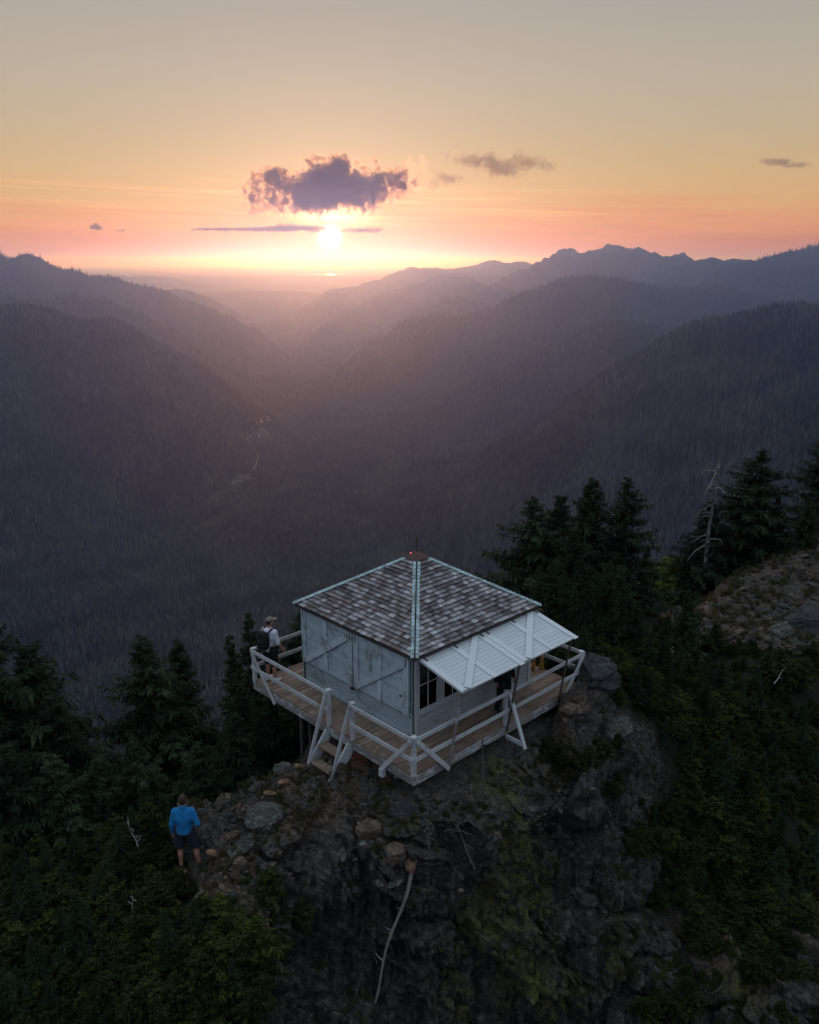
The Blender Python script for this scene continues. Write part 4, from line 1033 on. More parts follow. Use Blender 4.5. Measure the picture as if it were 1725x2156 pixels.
    S = SDF().ell(hd(0, -0.008, 1.708), (0.081, 0.098, 0.106), 0.02)
    nrm = np.array(hd(0, 1, 0)) - np.array(hd(0, 0, 0))
    c0 = np.array(hd(0, 0.03, 1.70)); nn = nrm * 0.8 + np.array([0, 0, -0.6])
    mk('hair', S, hair, [(*nn, float(nn @ c0)), (0, 0, -1, -1.625)], 0.004)
    if cap:
        S = SDF().ell(hd(0, -0.005, 1.725), (0.085, 0.103, 0.095), 0.02)
        c = mk('cap', S, cap, [(0, 0, -1, -1.735)], 0.006)
        S = SDF().ell(hd(0, 0.115, 1.742), (0.075, 0.085, 0.012), 0.01); mk('cap_brim', S, cap, [], 0.002)
    return root

# the man in the blue fleece on the near end of the ridge
bp = ground_at(396, 1830); s_b, t_b = to_st(bp)
bp = Vector(from_st(s_b, t_b, ground_z(s_b, t_b)))
view_out = YAW - math.pi / 2
person('man in bright blue fleece and dark shorts standing on the rock ridge', bp - Vector((0, 0, 0.01)), view_out + 0.05, 1.76,
       dict(hipL=(-0.10, 0, 0.93), hipR=(0.10, 0, 0.93), kneeL=(-0.13, 0.03, 0.50), kneeR=(0.19, 0.03, 0.51), ankL=(-0.13, -0.03, 0.085), ankR=(0.26, 0.0, 0.10), toeL=(-0.16, 0.14, 0.03), toeR=(0.31, 0.15, 0.045),
            elL=(-0.245, -0.03, 1.16), elR=(0.285, -0.05, 1.17), wrL=(-0.255, 0.04, 0.91), wrR=(0.235, 0.13, 1.0)),
       [('undershirt', 'grey_cloth', dict(hem=0.955, top=1.05)), ('pants', 'navy', dict(hem=0.56, grow=0.022)), ('top', 'blue_fleece', dict(long=True, hem=0.99, collar=True, grow=0.018))], 'hair', 'shoe_dark')
# the man with the backpack at the deck corner
wm = person('man in white t-shirt, grey cap and black shorts at the left deck corner', (-2.63, 2.58, 0.0), YAW - math.pi / 2 - 0.62, 1.74,
       dict(elR=(0.25, 0.03, 1.15), wrR=(0.24, 0.19, 0.93), elL=(-0.25, 0.02, 1.15), wrL=(-0.23, 0.16, 0.95)),
       [('pants', 'black_cloth', dict(hem=0.50, grow=0.028)), ('top', 'white_cloth', dict(hem=0.91, hood=True, grow=0.022))], 'hair', 'shoe_white', 'grey_cap', head_turn=-0.25)
person('person in black trousers half hidden under the raised shutters', (0.48, -2.45, 0.0), math.pi - 0.25, 1.72,
       dict(kneeR=(0.13, 0.06, 0.51), ankR=(0.14, -0.04, 0.10)),
       [('pants', 'black_cloth', dict(hem=0.10, long=True, grow=0.018)), ('top', 'black_cloth', dict(long=True, hem=0.92, grow=0.02))], 'hair', 'shoe_dark')
person('bare-legged person in yellow brown boots behind the far corner of the cabin', (2.78, -1.68, 0.0), -0.55, 1.70,
       dict(), [('pants', 'grey_cloth', dict(hem=0.62, grow=0.02)), ('top', 'grey_cloth', dict(long=True, hem=0.92, grow=0.02))], 'hair', 'shoe_brown')
# backpack
def rbox(c, r, n=10, p=4.0):
    th = np.linspace(0, 2 * np.pi, n * 2, endpoint=False); ph = np.linspace(-np.pi / 2, np.pi / 2, n)
    T_, P_ = np.meshgrid(th, ph)
    f_ = lambda x: np.sign(x) * np.abs(x) ** (2 / p)
    V = np.stack([c[0] + r[0] * f_(np.cos(P_)) * f_(np.cos(T_)), c[1] + r[1] * f_(np.cos(P_)) * f_(np.sin(T_)), c[2] + r[2] * f_(np.sin(P_))], -1).reshape(-1, 3)
    k = n * 2; F = [(j * k + i, j * k + (i + 1) % k, (j + 1) * k + (i + 1) % k, (j + 1) * k + i) for j in range(n - 1) for i in range(k)]
    return V, np.array(F)
bpk = thing('backpack', 'black backpack worn by the man in the white t-shirt', 'backpack', wm.location, wm.rotation_euler.z)
V, F = rbox((0, -0.225, 1.205), (0.155, 0.095, 0.235)); link('bag', mesh_np('bag', V, F, True), M['black_cloth'], bpk)
V, F = rbox((0, -0.315, 1.13), (0.115, 0.05, 0.13)); link('pocket', mesh_np('pocket', V, F, True), M['black_cloth'], bpk)
for s in (-1, 1):
    MB().tube([(s * 0.09, -0.16, 1.40), (s * 0.115, -0.06, 1.478), (s * 0.12, 0.04, 1.455), (s * 0.125, 0.132, 1.34), (s * 0.14, 0.13, 1.2), (s * 0.168, 0.05, 1.08), (s * 0.14, -0.15, 1.02)], [0.022, 0.026, 0.026, 0.024, 0.02, 0.013, 0.012], 6).build('shoulder_strap', M['black_cloth'], bpk)
# ================================================================== VEGETATION
def foliage(name, dark, mid, light, rough=0.7):
    m, T = mat_new(name)
    isl = T.n('ShaderNodeNewGeometry').outputs['Random Per Island']; oi = T.n('ShaderNodeObjectInfo').outputs['Random']
    gp = T.n('ShaderNodeNewGeometry').outputs['Position']
    f_ = T.m('ADD', T.m('MULTIPLY', isl, 0.55), T.m('ADD', T.m('MULTIPLY', T.noise(gp, 1.3, 3), 0.6), T.m('MULTIPLY', oi, 0.2)))
    c = T.ramp(f_, [(0.25, dark), (0.68, mid), (1.05 if name == 'fir_needles' else 1.0, light)])
    o = T.n('ShaderNodeOutputMaterial'); d = T.n('ShaderNodeBsdfDiffuse'); t = T.n('ShaderNodeBsdfTranslucent'); a = T.n('ShaderNodeMixShader')
    a.inputs[0].default_value = 0.22; T.put(d.inputs[0], c); T.put(t.inputs[0], c)
    T.t.links.new(d.outputs[0], a.inputs[1]); T.t.links.new(t.outputs[0], a.inputs[2]); T.t.links.new(a.outputs[0], o.inputs[0])
    return m
M['needles'] = foliage('fir_needles', (0.010, 0.015, 0.011), (0.024, 0.035, 0.022), (0.055, 0.075, 0.038))
M['shrub'] = foliage('shrub_needles', (0.007, 0.011, 0.006), (0.017, 0.024, 0.010), (0.085, 0.092, 0.026))
M['leaf_sunlit'] = foliage('sunlit_shrub_leaves', (0.011, 0.018, 0.005), (0.029, 0.040, 0.011), (0.125, 0.13, 0.032))  # sunlight on one shrub painted as a lighter, yellower leaf colour
M['leaf_lit'] = foliage('lit_bush_leaves', (0.035, 0.060, 0.012), (0.11, 0.15, 0.03), (0.24, 0.26, 0.06))  # lighter leaf copy, paints the light falling on a few bushes
M['dead_orange'] = foliage('dead_orange_needles', (0.06, 0.03, 0.012), (0.14, 0.065, 0.025), (0.22, 0.10, 0.04))
M['bark'] = wood('dark_bark', (0.045, 0.038, 0.032), (0.085, 0.075, 0.066), 0.4, 0.9, 2, 0.3)
M['bleached'] = wood('bleached_dead_wood', (0.30, 0.29, 0.28), (0.12, 0.105, 0.095), 0.45, 0.85, 2, 0.2)
M['bleached_brown'] = wood('pale_brown_dead_wood', (0.20, 0.17, 0.14), (0.10, 0.085, 0.07), 0.45, 0.85, 2, 0.2)

def rotm(ax, a):
    return np.array(Matrix.Rotation(a, 3, Vector(ax)))
def sprays(base, axis, n_up, length, width, droop, r, fans=2):
    """Needle sprays: thin folded kites along given base points (arrays)."""
    N = len(base)
    axis = axis / np.linalg.norm(axis, axis=1)[:, None]
    side = np.cross(axis, n_up); side /= np.maximum(np.linalg.norm(side, axis=1), 1e-6)[:, None]
    up = np.cross(side, axis)
    L = length[:, None]; Wd = width[:, None]
    tip = base + axis * L - np.array([0, 0, 1.0]) * (droop[:, None] * L)
    mid = base + axis * L * 0.45 - np.array([0, 0, 1.0]) * (droop[:, None] * L * 0.25)
    a = mid + side * Wd - up * Wd * 0.35; b = mid - side * Wd - up * Wd * 0.35
    V = np.stack([base, a, tip, b], 1).reshape(-1, 3)
    k = np.arange(N)[:, None] * 4
    F = np.concatenate([k + np.array([[0, 1, 2]]), k + np.array([[0, 2, 3]])])
    return V, F
def conifer_mesh(height, radius, seed, whorls=26, per=6, pts_n=9, fine=1.0, taper=1.0, gaps=0.12, droop=0.35, crown0=0.08, lean=0.0, thin=0.16):
    """Crown of a subalpine fir: whorls of drooping branches carrying flat sprays of needles; returns crown and trunk geometry."""
    r = np.random.default_rng(seed)
    Bs, Ax, Ln, Wd, Dr = [], [], [], [], []
    mb = MB()
    wob = lambda z: np.array([0.10 * math.sin(z * 0.9 + seed) * height / 10, 0.10 * math.sin(z * 0.7 + seed * 2) * height / 10 + lean * z, z])
    tp = [wob(height * u) for u in np.linspace(0, 1, 9)]
    mb.tube(tp, [max(0.028 * height * (1 - u) ** 0.9, 0.008) * 0.62 for u in np.linspace(0, 1, 9)], 7)
    sector = r.random(8) * 0.75 + 0.55
    for w in range(whorls):
        u = crown0 + (1 - crown0) * (w / whorls) ** 0.92
        z = height * u
        prof = (1 - u) ** 0.88 * (0.85 + 0.35 * r.random()) * taper + 0.03
        if u < 0.25: prof *= 0.72 + u
        for k in range(per + int(r.random() * 2)):
            if r.random() < gaps: continue
            a = r.random() * 2 * np.pi
            L = radius * prof * (0.55 + 0.6 * r.random()) * sector[int(a / (2 * np.pi) * 8) % 8]
            if L < 0.06: L = 0.06
            d0 = np.array([math.cos(a), math.sin(a), 0.0]); zz = z + (r.random() - 0.5) * height / whorls
            c0 = wob(min(zz, height))
            up0 = 0.42 * (u - 0.45) + 0.1 * r.random()
            n = max(int(pts_n * 2.0 * (0.4 + 0.7 * L / radius)), 3)
            tt = np.linspace(0.12, 1, n)
            dr = droop * (0.6 + 0.8 * r.random())
            P = c0 + d0 * (L * tt)[:, None] + np.array([0, 0, 1.0]) * (L * (up0 * tt - dr * tt ** 2 + 0.24 * tt ** 3))[:, None]
            if L > 0.25 * radius: mb.tube([c0] + [P[i] for i in (n // 2, n - 1)], [0.010 * height / 8 + 0.004, 0.007, 0.003], 3)
            sd = np.array([-d0[1], d0[0], 0])
            for sgn in (-1, 1, -1, 1, 0):
                m = n if sgn else max(n // 2, 2)
                q = P if sgn else P[-m:]
                t2 = tt if sgn else tt[-m:]
                q = q + r.normal(size=q.shape) * 0.03 * L
                ax = d0 * (0.55 + 0.5 * r.random((m, 1))) + sd * sgn * (0.8 + 0.4 * r.random((m, 1))) + np.array([0, 0, 1]) * (r.random((m, 1)) - 0.62) * 0.55
                ln = np.minimum(0.09 + 0.22 * L * (1.08 - t2) ** 0.8, 0.40) * (0.55 + 0.7 * r.random(m)) * fine
                Bs.append(q); Ax.append(ax); Ln.append(ln); Wd.append(np.clip(ln * thin, 0.5 * thin * 0.13, 0.12)); Dr.append(0.05 + 0.25 * r.random(m))
            # second layer of shorter hanging sprays gives the branch some body
            m = n; ax = d0 * 0.4 + sd * (r.random((m, 1)) - 0.5) * 1.6 + np.array([0, 0, -0.5])
            ln = np.minimum(0.08 + 0.13 * L, 0.3) * (0.5 + r.random(m)) * fine
            Bs.append(P); Ax.append(ax); Ln.append(ln); Wd.append(np.clip(ln * thin * 1.1, 0.5 * thin * 0.13, 0.1)); Dr.append(0.3 + 0.3 * r.random(m))
    Bs, Ax = np.concatenate(Bs), np.concatenate(Ax); Ln, Wd, Dr = np.concatenate(Ln), np.concatenate(Wd), np.concatenate(Dr)
    up = np.tile([0, 0, 1.0], (len(Bs), 1)) + np.random.default_rng(seed + 5).normal(size=Bs.shape) * 0.35
    V, F = sprays(Bs, Ax, up, Ln, Wd, Dr, None)
    return V, F, mb
CONE = []
for i, (h, rad, wh, per, gp_, dr, c0) in enumerate([(9.0, 3.0, 38, 11, 0.05, 0.22, 0.02), (8.0, 2.1, 38, 11, 0.06, 0.22, 0.03), (10.0, 3.9, 27, 11, 0.12, 0.20, 0.05), (7.0, 1.45, 30, 8, 0.12, 0.30, 0.03), (5.0, 1.35, 24, 8, 0.06, 0.28, 0.0)]):
    V, F, mb = conifer_mesh(h, rad, 100 + i, wh, per, 10, 1.0, 1.0, gp_, dr, c0)
    cm = mesh_np('crown', V, F); cm.materials.append(M['needles'])
    tm = bpy.data.meshes.new('trunk'); tm.from_pydata(mb.v, [], mb.f); tm.materials.append(M['bark'])
    CONE.append((h, rad, cm, tm))
def tree(label, px, py, t, top_py, kind, fat=1.0, group=None, zoff=-0.25, base_z=None):
    """A conifer whose tip shows at (px, top_py) and that stands t metres ahead."""
    p = ground_pt(px, py, t); s, tt = to_st(p); g = base_z if base_z is not None else ground_z(s, tt)
    top = ground_pt(px, top_py, t)[2]
    h, rad, cm, tm = CONE[kind]
    hh = max(top - g + 0.2, 1.0); k = hh / h
    r_ = thing('conifer', label, 'tree', (p[0], p[1], g + zoff), random.uniform(0, 6.28), group)
    r_.scale = (k * fat, k * fat, k)
    link('trunk', tm, None, r_); link('crown', cm, None, r_)
    return r_
NEARG = 'conifers standing round the summit'
TREES = [
 # right of the cabin
 ('broad dark fir right behind the cabin, leftmost of the clump', 1118, 1290, 30.0, 1040, 2, 1.3),
 ('fir with bushy side tip just left of the two spires', 1168, 1290, 31.0, 1036, 0, 1.0),
 ('pointed fir, left of the two tallest spires behind the cabin', 1238, 1290, 31.5, 1002, 0, 1.1),
 ('pointed fir, right of the two tallest spires behind the cabin', 1306, 1290, 31.0, 997, 2, 1.0),
 ('slim young fir at the right edge of the clump behind the cabin', 1352, 1290, 31.0, 1148, 3, 1.1),
 ('low fir filling the gap beneath the two tall spires', 1200, 1320, 27.5, 1110, 0, 1.0),
 ('low dark fir touching the right eave of the cabin', 1160, 1340, 25.5, 1180, 0, 1.0),
 ('small fir in front of the tall right spire', 1290, 1330, 26.5, 1190, 4, 1.1),
 ('big dark fir behind the bleached snag', 1572, 1200, 39.0, 938, 2, 1.5),
 ('short fir left of the bleached snag', 1476, 1220, 38.6, 1055, 0, 1.45),
 ('half height fir right of the big dark one', 1620, 1190, 39.5, 1040, 3, 1.2),
 ('loose branched fir at the right edge of the view', 1718, 1140, 39.0, 900, 2, 1.3),
 ('dark fir at the foot of the right edge trees', 1690, 1150, 36.0, 1040, 0, 0.9),
 ('small pointed fir alone in front of the scree', 1443, 1345, 25.5, 1238, 1, 1.0),
 ('dark little fir beside the pointed one in front of the scree', 1400, 1360, 25.0, 1290, 4, 1.0),
 ('young fir at the foot of the clump right of the deck', 1330, 1380, 24.0, 1262, 4, 1.05),
 # left of the cabin
 ('tall dark fir at the left edge of the view', 20, 1700, 19.5, 1285, 2, 1.15),
 ('dark fir with broad tip near the left edge', 98, 1700, 20.5, 1345, 0, 1.1),
 ('drooping fir right of the broad tipped one at left', 160, 1700, 19.5, 1465, 0, 1.0),
 ('large broad fir in the middle of the left forest', 335, 1650, 22.5, 1330, 2, 1.15),
 ('narrow fir right behind the large broad one at left', 405, 1640, 24.0, 1340, 0, 0.85),
 ('slender dark fir left of the man on the deck', 497, 1560, 26.0, 1328, 3, 0.95),
 ('thin spire fir just behind the left deck corner', 541, 1560, 25.0, 1282, 3, 0.8),
 ('thin fir right behind the man with the backpack', 590, 1520, 26.5, 1330, 3, 0.75),
 ('bushy low fir under the left deck corner', 575, 1600, 20.5, 1460, 0, 0.95),
 ('bushy low fir below the slender one left of the deck', 500, 1640, 19.6, 1500, 0, 1.1),
 ('low wide fir at the foot of the large broad one', 300, 1720, 18.6, 1545, 2, 1.0),
 ('low dark fir left of the man in blue', 215, 1720, 18.2, 1590, 0, 1.1),
 ('low dark fir above the head of the man in blue', 430, 1680, 18.6, 1560, 4, 1.4),
 ('dark fir low on the left edge', 40, 1800, 17.0, 1560, 0, 1.1),
 ('dark fir between the low ones at left', 130, 1800, 17.2, 1600, 4, 1.5),
]
for a in TREES: tree(*a, group=NEARG)

# ---- shrubs: several upright leaders with fine drooping sprays
def shrub_mesh(seed, n_lead, h, spread, mat_fine=1.0):
    r = np.random.default_rng(seed); VV, FF, o = [], [], 0; mb = MB()
    for i in range(n_lead):
        a = r.random() * 6.28; d = spread * math.sqrt(r.random())
        hh = h * (0.45 + 0.6 * r.random()) * (1 - 0.35 * d / spread)
        V, F, m = conifer_mesh(hh, 0.30 + 0.30 * hh, seed * 31 + i, int(11 + 8 * hh), 6, 12, 0.52, 1.1, 0.12, 0.16, 0.04, 0.0, 0.13)
        tl = np.array([math.cos(a), math.sin(a), 0]) * d
        sh = np.array([math.cos(a), math.sin(a), 0]) * 0.25
        V = V + tl + np.outer(V[:, 2], sh)
        VV.append(V); FF.append(F + o); o += len(V)
        n = len(mb.v); mb.v += [tuple(np.array(v) + tl + v[2] * sh) for v in m.v]; mb.f += [tuple(n + q for q in f_) for f_ in m.f]
    return np.concatenate(VV), np.concatenate(FF), mb
SHR = []
for i, (nl, h, sp) in enumerate([(5, 1.25, 0.55), (3, 1.6, 0.35), (6, 0.95, 0.75), (4, 1.3, 0.5)]):
    V, F, mb = shrub_mesh(300 + i, nl, h, sp)
    cm = mesh_np('sprays', V, F); cm.materials.append(M['shrub'])
    tm = bpy.data.meshes.new('stems'); tm.from_pydata(mb.v, [], mb.f); tm.materials.append(M['bark'])
    SHR.append((h, cm, tm))
def shrub(label, px, py, k, sc, mat=None, zs=1.0):
    p = ground_at(px, py)
    r_ = thing('shrub', label, 'shrub', (p.x, p.y, p.z - 0.12), random.uniform(0, 6.28), 'shrubs on the summit slopes')
    r_.scale = (sc, sc, sc * zs)
    h, cm, tm = SHR[k]
    if mat: cm = cm.copy(); cm.materials.clear(); cm.materials.append(M[mat])
    link('stems', tm, None, r_); link('sprays', cm, None, r_)
    return r_
SHRUBS = [
 ('yellow green shrub coloured as sunlit below the man in blue', 520, 1985, 1, 1.0, 'leaf_sunlit'),
 ('green shrub on the rock edge right of the sunlit one', 590, 1960, 0, 0.75),
 ('green shrub along the top of the cliff edge at left', 540, 1895, 3, 0.7),
 ('green shrub in the lower middle of the left slope', 330, 2080, 0, 1.0),
 ('shrub below the sunlit yellow green one', 470, 2085, 2, 1.0),
 ('shrub at the lower left corner of the slope', 70, 2080, 3, 1.0),
 ('shrub left of the bare slabs below the man', 170, 1960, 1, 1.05),
 ('tall shrub with bare twigs left of the man in blue', 165, 1800, 3, 1.2),
 ('shrub with a dead stem close left of the man in blue', 275, 1790, 1, 0.95),
 ('light green bush behind the left side of the deck', 515, 1580, 2, 1.0, 'leaf_lit'),
 ('bright green bush in the saddle right of the fir clump', 1400, 1245, 2, 2.0, 'leaf_lit'),
 ('green bush at the crest behind the scree', 1440, 1215, 0, 1.6, 'leaf_lit'),
 ('shrub at the near edge of the scree', 1480, 1370, 1, 1.25),
 ('shrub below the grey boulder at the right edge', 1650, 1420, 0, 1.3),
 ('shrub right of the deck corner boulder', 1330, 1440, 3, 1.0),
 ('dark shrub on the cliff top right below the deck', 1190, 1590, 2, 0.8),
]
for a in SHRUBS: shrub(*a)

# ---- scattered masses (nobody could count them): geometry nodes place copies of a few meshes on given points
def scatter(name, label, P, meshes, scale, rotz, pick, tilt=None):
    P = np.asarray(P, float); n = len(P)
    me = bpy.data.meshes.new(name); me.vertices.add(n); me.vertices.foreach_set('co', P.astype(np.float32).ravel()); me.update()
    for nm, tp, val in (('sc', 'FLOAT', scale), ('rz', 'FLOAT', rotz), ('pick', 'INT', pick)):
        a = me.attributes.new(nm, tp, 'POINT'); a.data.foreach_set('value', np.asarray(val, np.int32 if tp == 'INT' else np.float32))
    a = me.attributes.new('sxy', 'FLOAT', 'POINT'); a.data.foreach_set('value', (np.random.default_rng(n).random(n) * 0.5 + 0.75).astype(np.float32))
    o = link(name, me)
    ng = bpy.data.node_groups.new(name + '_scatter', 'GeometryNodeTree')
    ng.interface.new_socket('Geometry', in_out='INPUT', socket_type='NodeSocketGeometry'); ng.interface.new_socket('Geometry', in_out='OUTPUT', socket_type='NodeSocketGeometry')
    N = ng.nodes; Lk = ng.links
    gi = N.new('NodeGroupInput'); go = N.new('NodeGroupOutput'); iop = N.new('GeometryNodeInstanceOnPoints')
    g2i = N.new('GeometryNodeGeometryToInstance')
    for m in meshes[::-1]:
        ob = bpy.data.objects.new(m.name + '_source', m)
        oi = N.new('GeometryNodeObjectInfo'); oi.inputs['Object'].default_value = ob; oi.inputs['As Instance'].default_value = False
        Lk.new(oi.outputs['Geometry'], g2i.inputs[0])
    def attr(nm, tp):
        q = N.new('GeometryNodeInputNamedAttribute'); q.data_type = tp; q.inputs['Name'].default_value = nm; return q.outputs[0]
    iop.inputs['Pick Instance'].default_value = True
    Lk.new(gi.outputs[0], iop.inputs['Points']); Lk.new(g2i.outputs[0], iop.inputs['Instance']); Lk.new(attr('pick', 'INT'), iop.inputs['Instance Index'])
    cr = N.new('ShaderNodeCombineXYZ'); Lk.new(attr('rz', 'FLOAT'), cr.inputs[2]); e2r = N.new('FunctionNodeEulerToRotation'); Lk.new(cr.outputs[0], e2r.inputs[0]); Lk.new(e2r.outputs[0], iop.inputs['Rotation'])
    cs = N.new('ShaderNodeCombineXYZ'); sc_ = attr('sc', 'FLOAT'); mm = N.new('ShaderNodeMath'); mm.operation = 'MULTIPLY'; Lk.new(sc_, mm.inputs[0]); Lk.new(attr('sxy', 'FLOAT'), mm.inputs[1])
    Lk.new(mm.outputs[0], cs.inputs[0]); Lk.new(mm.outputs[0], cs.inputs[1]); Lk.new(sc_, cs.inputs[2]); Lk.new(cs.outputs[0], iop.inputs['Scale'])
    Lk.new(iop.outputs[0], go.inputs[0])
    md = o.modifiers.new('scatter', 'NODES'); md.node_group = ng
    return tag(o, label, kind='stuff')
R = np.random.default_rng(5)
# candidate points on the near ground
def near_points(n, smin, smax, tmin, tmax):
    s = R.uniform(smin, smax, n); t = R.uniform(tmin, tmax, n)
    z = np.array([ground_z(a, b) for a, b in zip(s, t)])
    return s, t, z, rockiness(s, t, z)
def veg_mass(name, label, n, box, meshes, smin, smax, keep, zoff):
    s, t, z, rk_ = near_points(n, *box)
    k = (rk_ < 0.35) & keep(s, t, z)
    s, t, z = s[k], t[k], z[k]; m = len(s)
    return scatter(name, label, from_st(s, t, z + zoff), meshes, R.uniform(smin, smax, m), R.uniform(0, 6.28, m), R.integers(0, len(meshes), m))
def off_people(s, t, z):
    x = CAM[0] + s * rgt[0] + t * FW2[0]; y = CAM[1] + s * rgt[1] + t * FW2[1]
    return (np.hypot(s - man_s, t - man_t) > 0.75) & (np.maximum(np.abs(x), np.abs(y)) > 3.3) & ~((np.abs(s - man_s - 0.1) < 0.85) & (t < man_t + 0.2) & (t > man_t - 2.0))
shm = [x[1] for x in SHR]; young = [CONE[i][2] for i in (4, 3, 1)]
veg_mass('shrub_thicket', 'low dark shrubs covering the left slope', 360, (-9, -2.0, 10.2, 17.0), shm, 0.45, 1.05, off_people, -0.15)
veg_mass('shrub_thicket', 'low dark shrubs covering the hollow right of the cliff', 950, (3.6, 22, 13.0, 28), shm, 0.5, 1.05, lambda s, t, z: off_people(s, t, z) & ~((s > 6.0) & (t > 24.0)), -0.2)
veg_mass('fir_thicket', 'young firs growing through the hollow right of the cliff', 700, (3.8, 22, 14, 31), young, 0.07, 0.2, lambda s, t, z: off_people(s, t, z) & ~((s > 6.5) & (t > 25.5) & (R.random(len(s)) < 0.85)), -0.2)
veg_mass('fir_thicket', 'young firs growing through the shrubs of the left slope', 150, (-9, -3.0, 10.2, 17.0), young, 0.09, 0.2, off_people, -0.1)
veg_mass('fir_thicket', 'dense young firs filling the slope left of the ridge', 420, (-22, -1.5, 17.2, 34), [CONE[i][2] for i in (3, 4, 1)], 0.25, 0.62, lambda s, t, z: off_people(s, t, z) & (t > 17.0 + 0.35 * (s + 6)), -0.2)
veg_mass('fir_thicket', 'young firs behind the cabin and along the right saddle', 300, (-1, 12, 23.5, 34), [CONE[i][2] for i in (3, 4, 1)], 0.16, 0.36, lambda s, t, z: off_people(s, t, z) & (s > -1) & (s < 7.5), -0.2)
veg_mass('shrub_thicket', 'dark shrubs along the crest behind the scree', 120, (8, 30, 36.5, 44), shm, 0.8, 1.6, lambda s, t, z: t > 37.5, -0.2)
veg_mass('shrub_thicket', 'low shrubs at the lower edge of the scree', 420, (5.5, 22, 22.0, 30.5), shm, 0.28, 0.6, lambda s, t, z: off_people(s, t, z) & (t < 30.5 - 0.0 * s), -0.1)
s, t, z, rk_ = near_points(420, 4.6, 17, 12.8, 18.5)
k = (R.random(len(s)) < 0.25 + 0.5 * sstep(s, 5, 8)) & off_people(s, t, z)
scatter('shrub_thicket', 'dark scrub clinging to the right side of the cliff', from_st(s[k], t[k], z[k] - 0.12), shm, R.uniform(0.3, 0.8, k.sum()), R.uniform(0, 6.28, k.sum()), R.integers(0, 4, k.sum()))
# tufts of grass and heather in the cracks
tv, tf = [], []
for k in range(34):
    a = R.uniform(0, 6.28); l = R.uniform(0.05, 0.16); b = R.normal(size=2) * 0.03; d = np.array([math.cos(a), math.sin(a)]) * l * R.uniform(0.2, 0.9)
    n = len(tv); w = 0.006
    tv += [(b[0] - w, b[1], 0), (b[0] + w, b[1], 0), (b[0] + d[0], b[1] + d[1], l)]; tf.append((n, n + 1, n + 2))
M['tuft'] = foliage('dry_grass', (0.020, 0.021, 0.009), (0.050, 0.048, 0.020), (0.12, 0.105, 0.05))
tuft = mesh_np('tuft', np.array(tv), np.array(tf)); tuft.materials.append(M['tuft'])
s, t, z, rk_ = near_points(5200, -5, 7, 11, 19)
x = CAM[0] + s * rgt[0] + t * FW2[0]; y = CAM[1] + s * rgt[1] + t * FW2[1]
k = (np.maximum(np.abs(x), np.abs(y)) > 2.9) & (fbm(np.stack([s, t, z], -1) / 0.9 + 3, 2) > 0.0)
scatter('grass_tufts', 'small dry grass tufts in the cracks of the rock', from_st(s[k], t[k], z[k] - 0.01), [tuft], R.uniform(0.5, 1.3, k.sum()), R.uniform(0, 6.28, k.sum()), np.zeros(k.sum(), int))
s, t, z, rk_ = near_points(2200, 8, 24, 27, 40)
k = rk_ > 0.2
scatter('grass_tufts', 'dry heather tufts over the scree ridge', from_st(s[k], t[k], z[k] - 0.01), [tuft], R.uniform(1.0, 2.4, k.sum()), R.uniform(0, 6.28, k.sum()), np.zeros(k.sum(), int))
# ================================================================== ROCKS, DEAD WOOD
import bmesh
M['snag_wood'] = wood('grey_snag_wood', (0.17, 0.165, 0.16), (0.06, 0.055, 0.05), 0.5, 0.85, 2, 0.5)
def rock_mat(name, lo, mid, hi):
    m, T = mat_new(name)
    gp = T.n('ShaderNodeNewGeometry').outputs['Position']
    mp = T.n('ShaderNodeMapping'); T.put(mp.inputs[0], gp); mp.inputs['Rotation'].default_value = (0.5, 0.35, 0.9); mp.inputs['Scale'].default_value = (5, 5, 30)
    a = T.noise(mp.outputs[0], 1.0, 6, 0.75, 0.4); b = T.noise(gp, 9, 6, 0.75)
    nn = T.m('ADD', T.m('MULTIPLY', a, 0.5), T.m('MULTIPLY', b, 0.5))
    principled(T, T.ramp(nn, [(0.36, lo), (0.52, mid), (0.68, hi)]), 0.9, nn, 1.0, 0.06, spec=0.2)
    return m
M['rock_grey'] = rock_mat('grey_lichen_rock', (0.018, 0.018, 0.016), (0.065, 0.063, 0.056), (0.25, 0.245, 0.22))
M['rock_brown'] = rock_mat('brown_rock', (0.026, 0.020, 0.015), (0.105, 0.076, 0.056), (0.30, 0.22, 0.16))
M['rock_orange'] = rock_mat('fresh_orange_rock', (0.06, 0.033, 0.02), (0.22, 0.12, 0.072), (0.42, 0.27, 0.18))
M['rock_dark'] = rock_mat('dark_rock', (0.014, 0.014, 0.014), (0.042, 0.042, 0.042), (0.12, 0.12, 0.118))
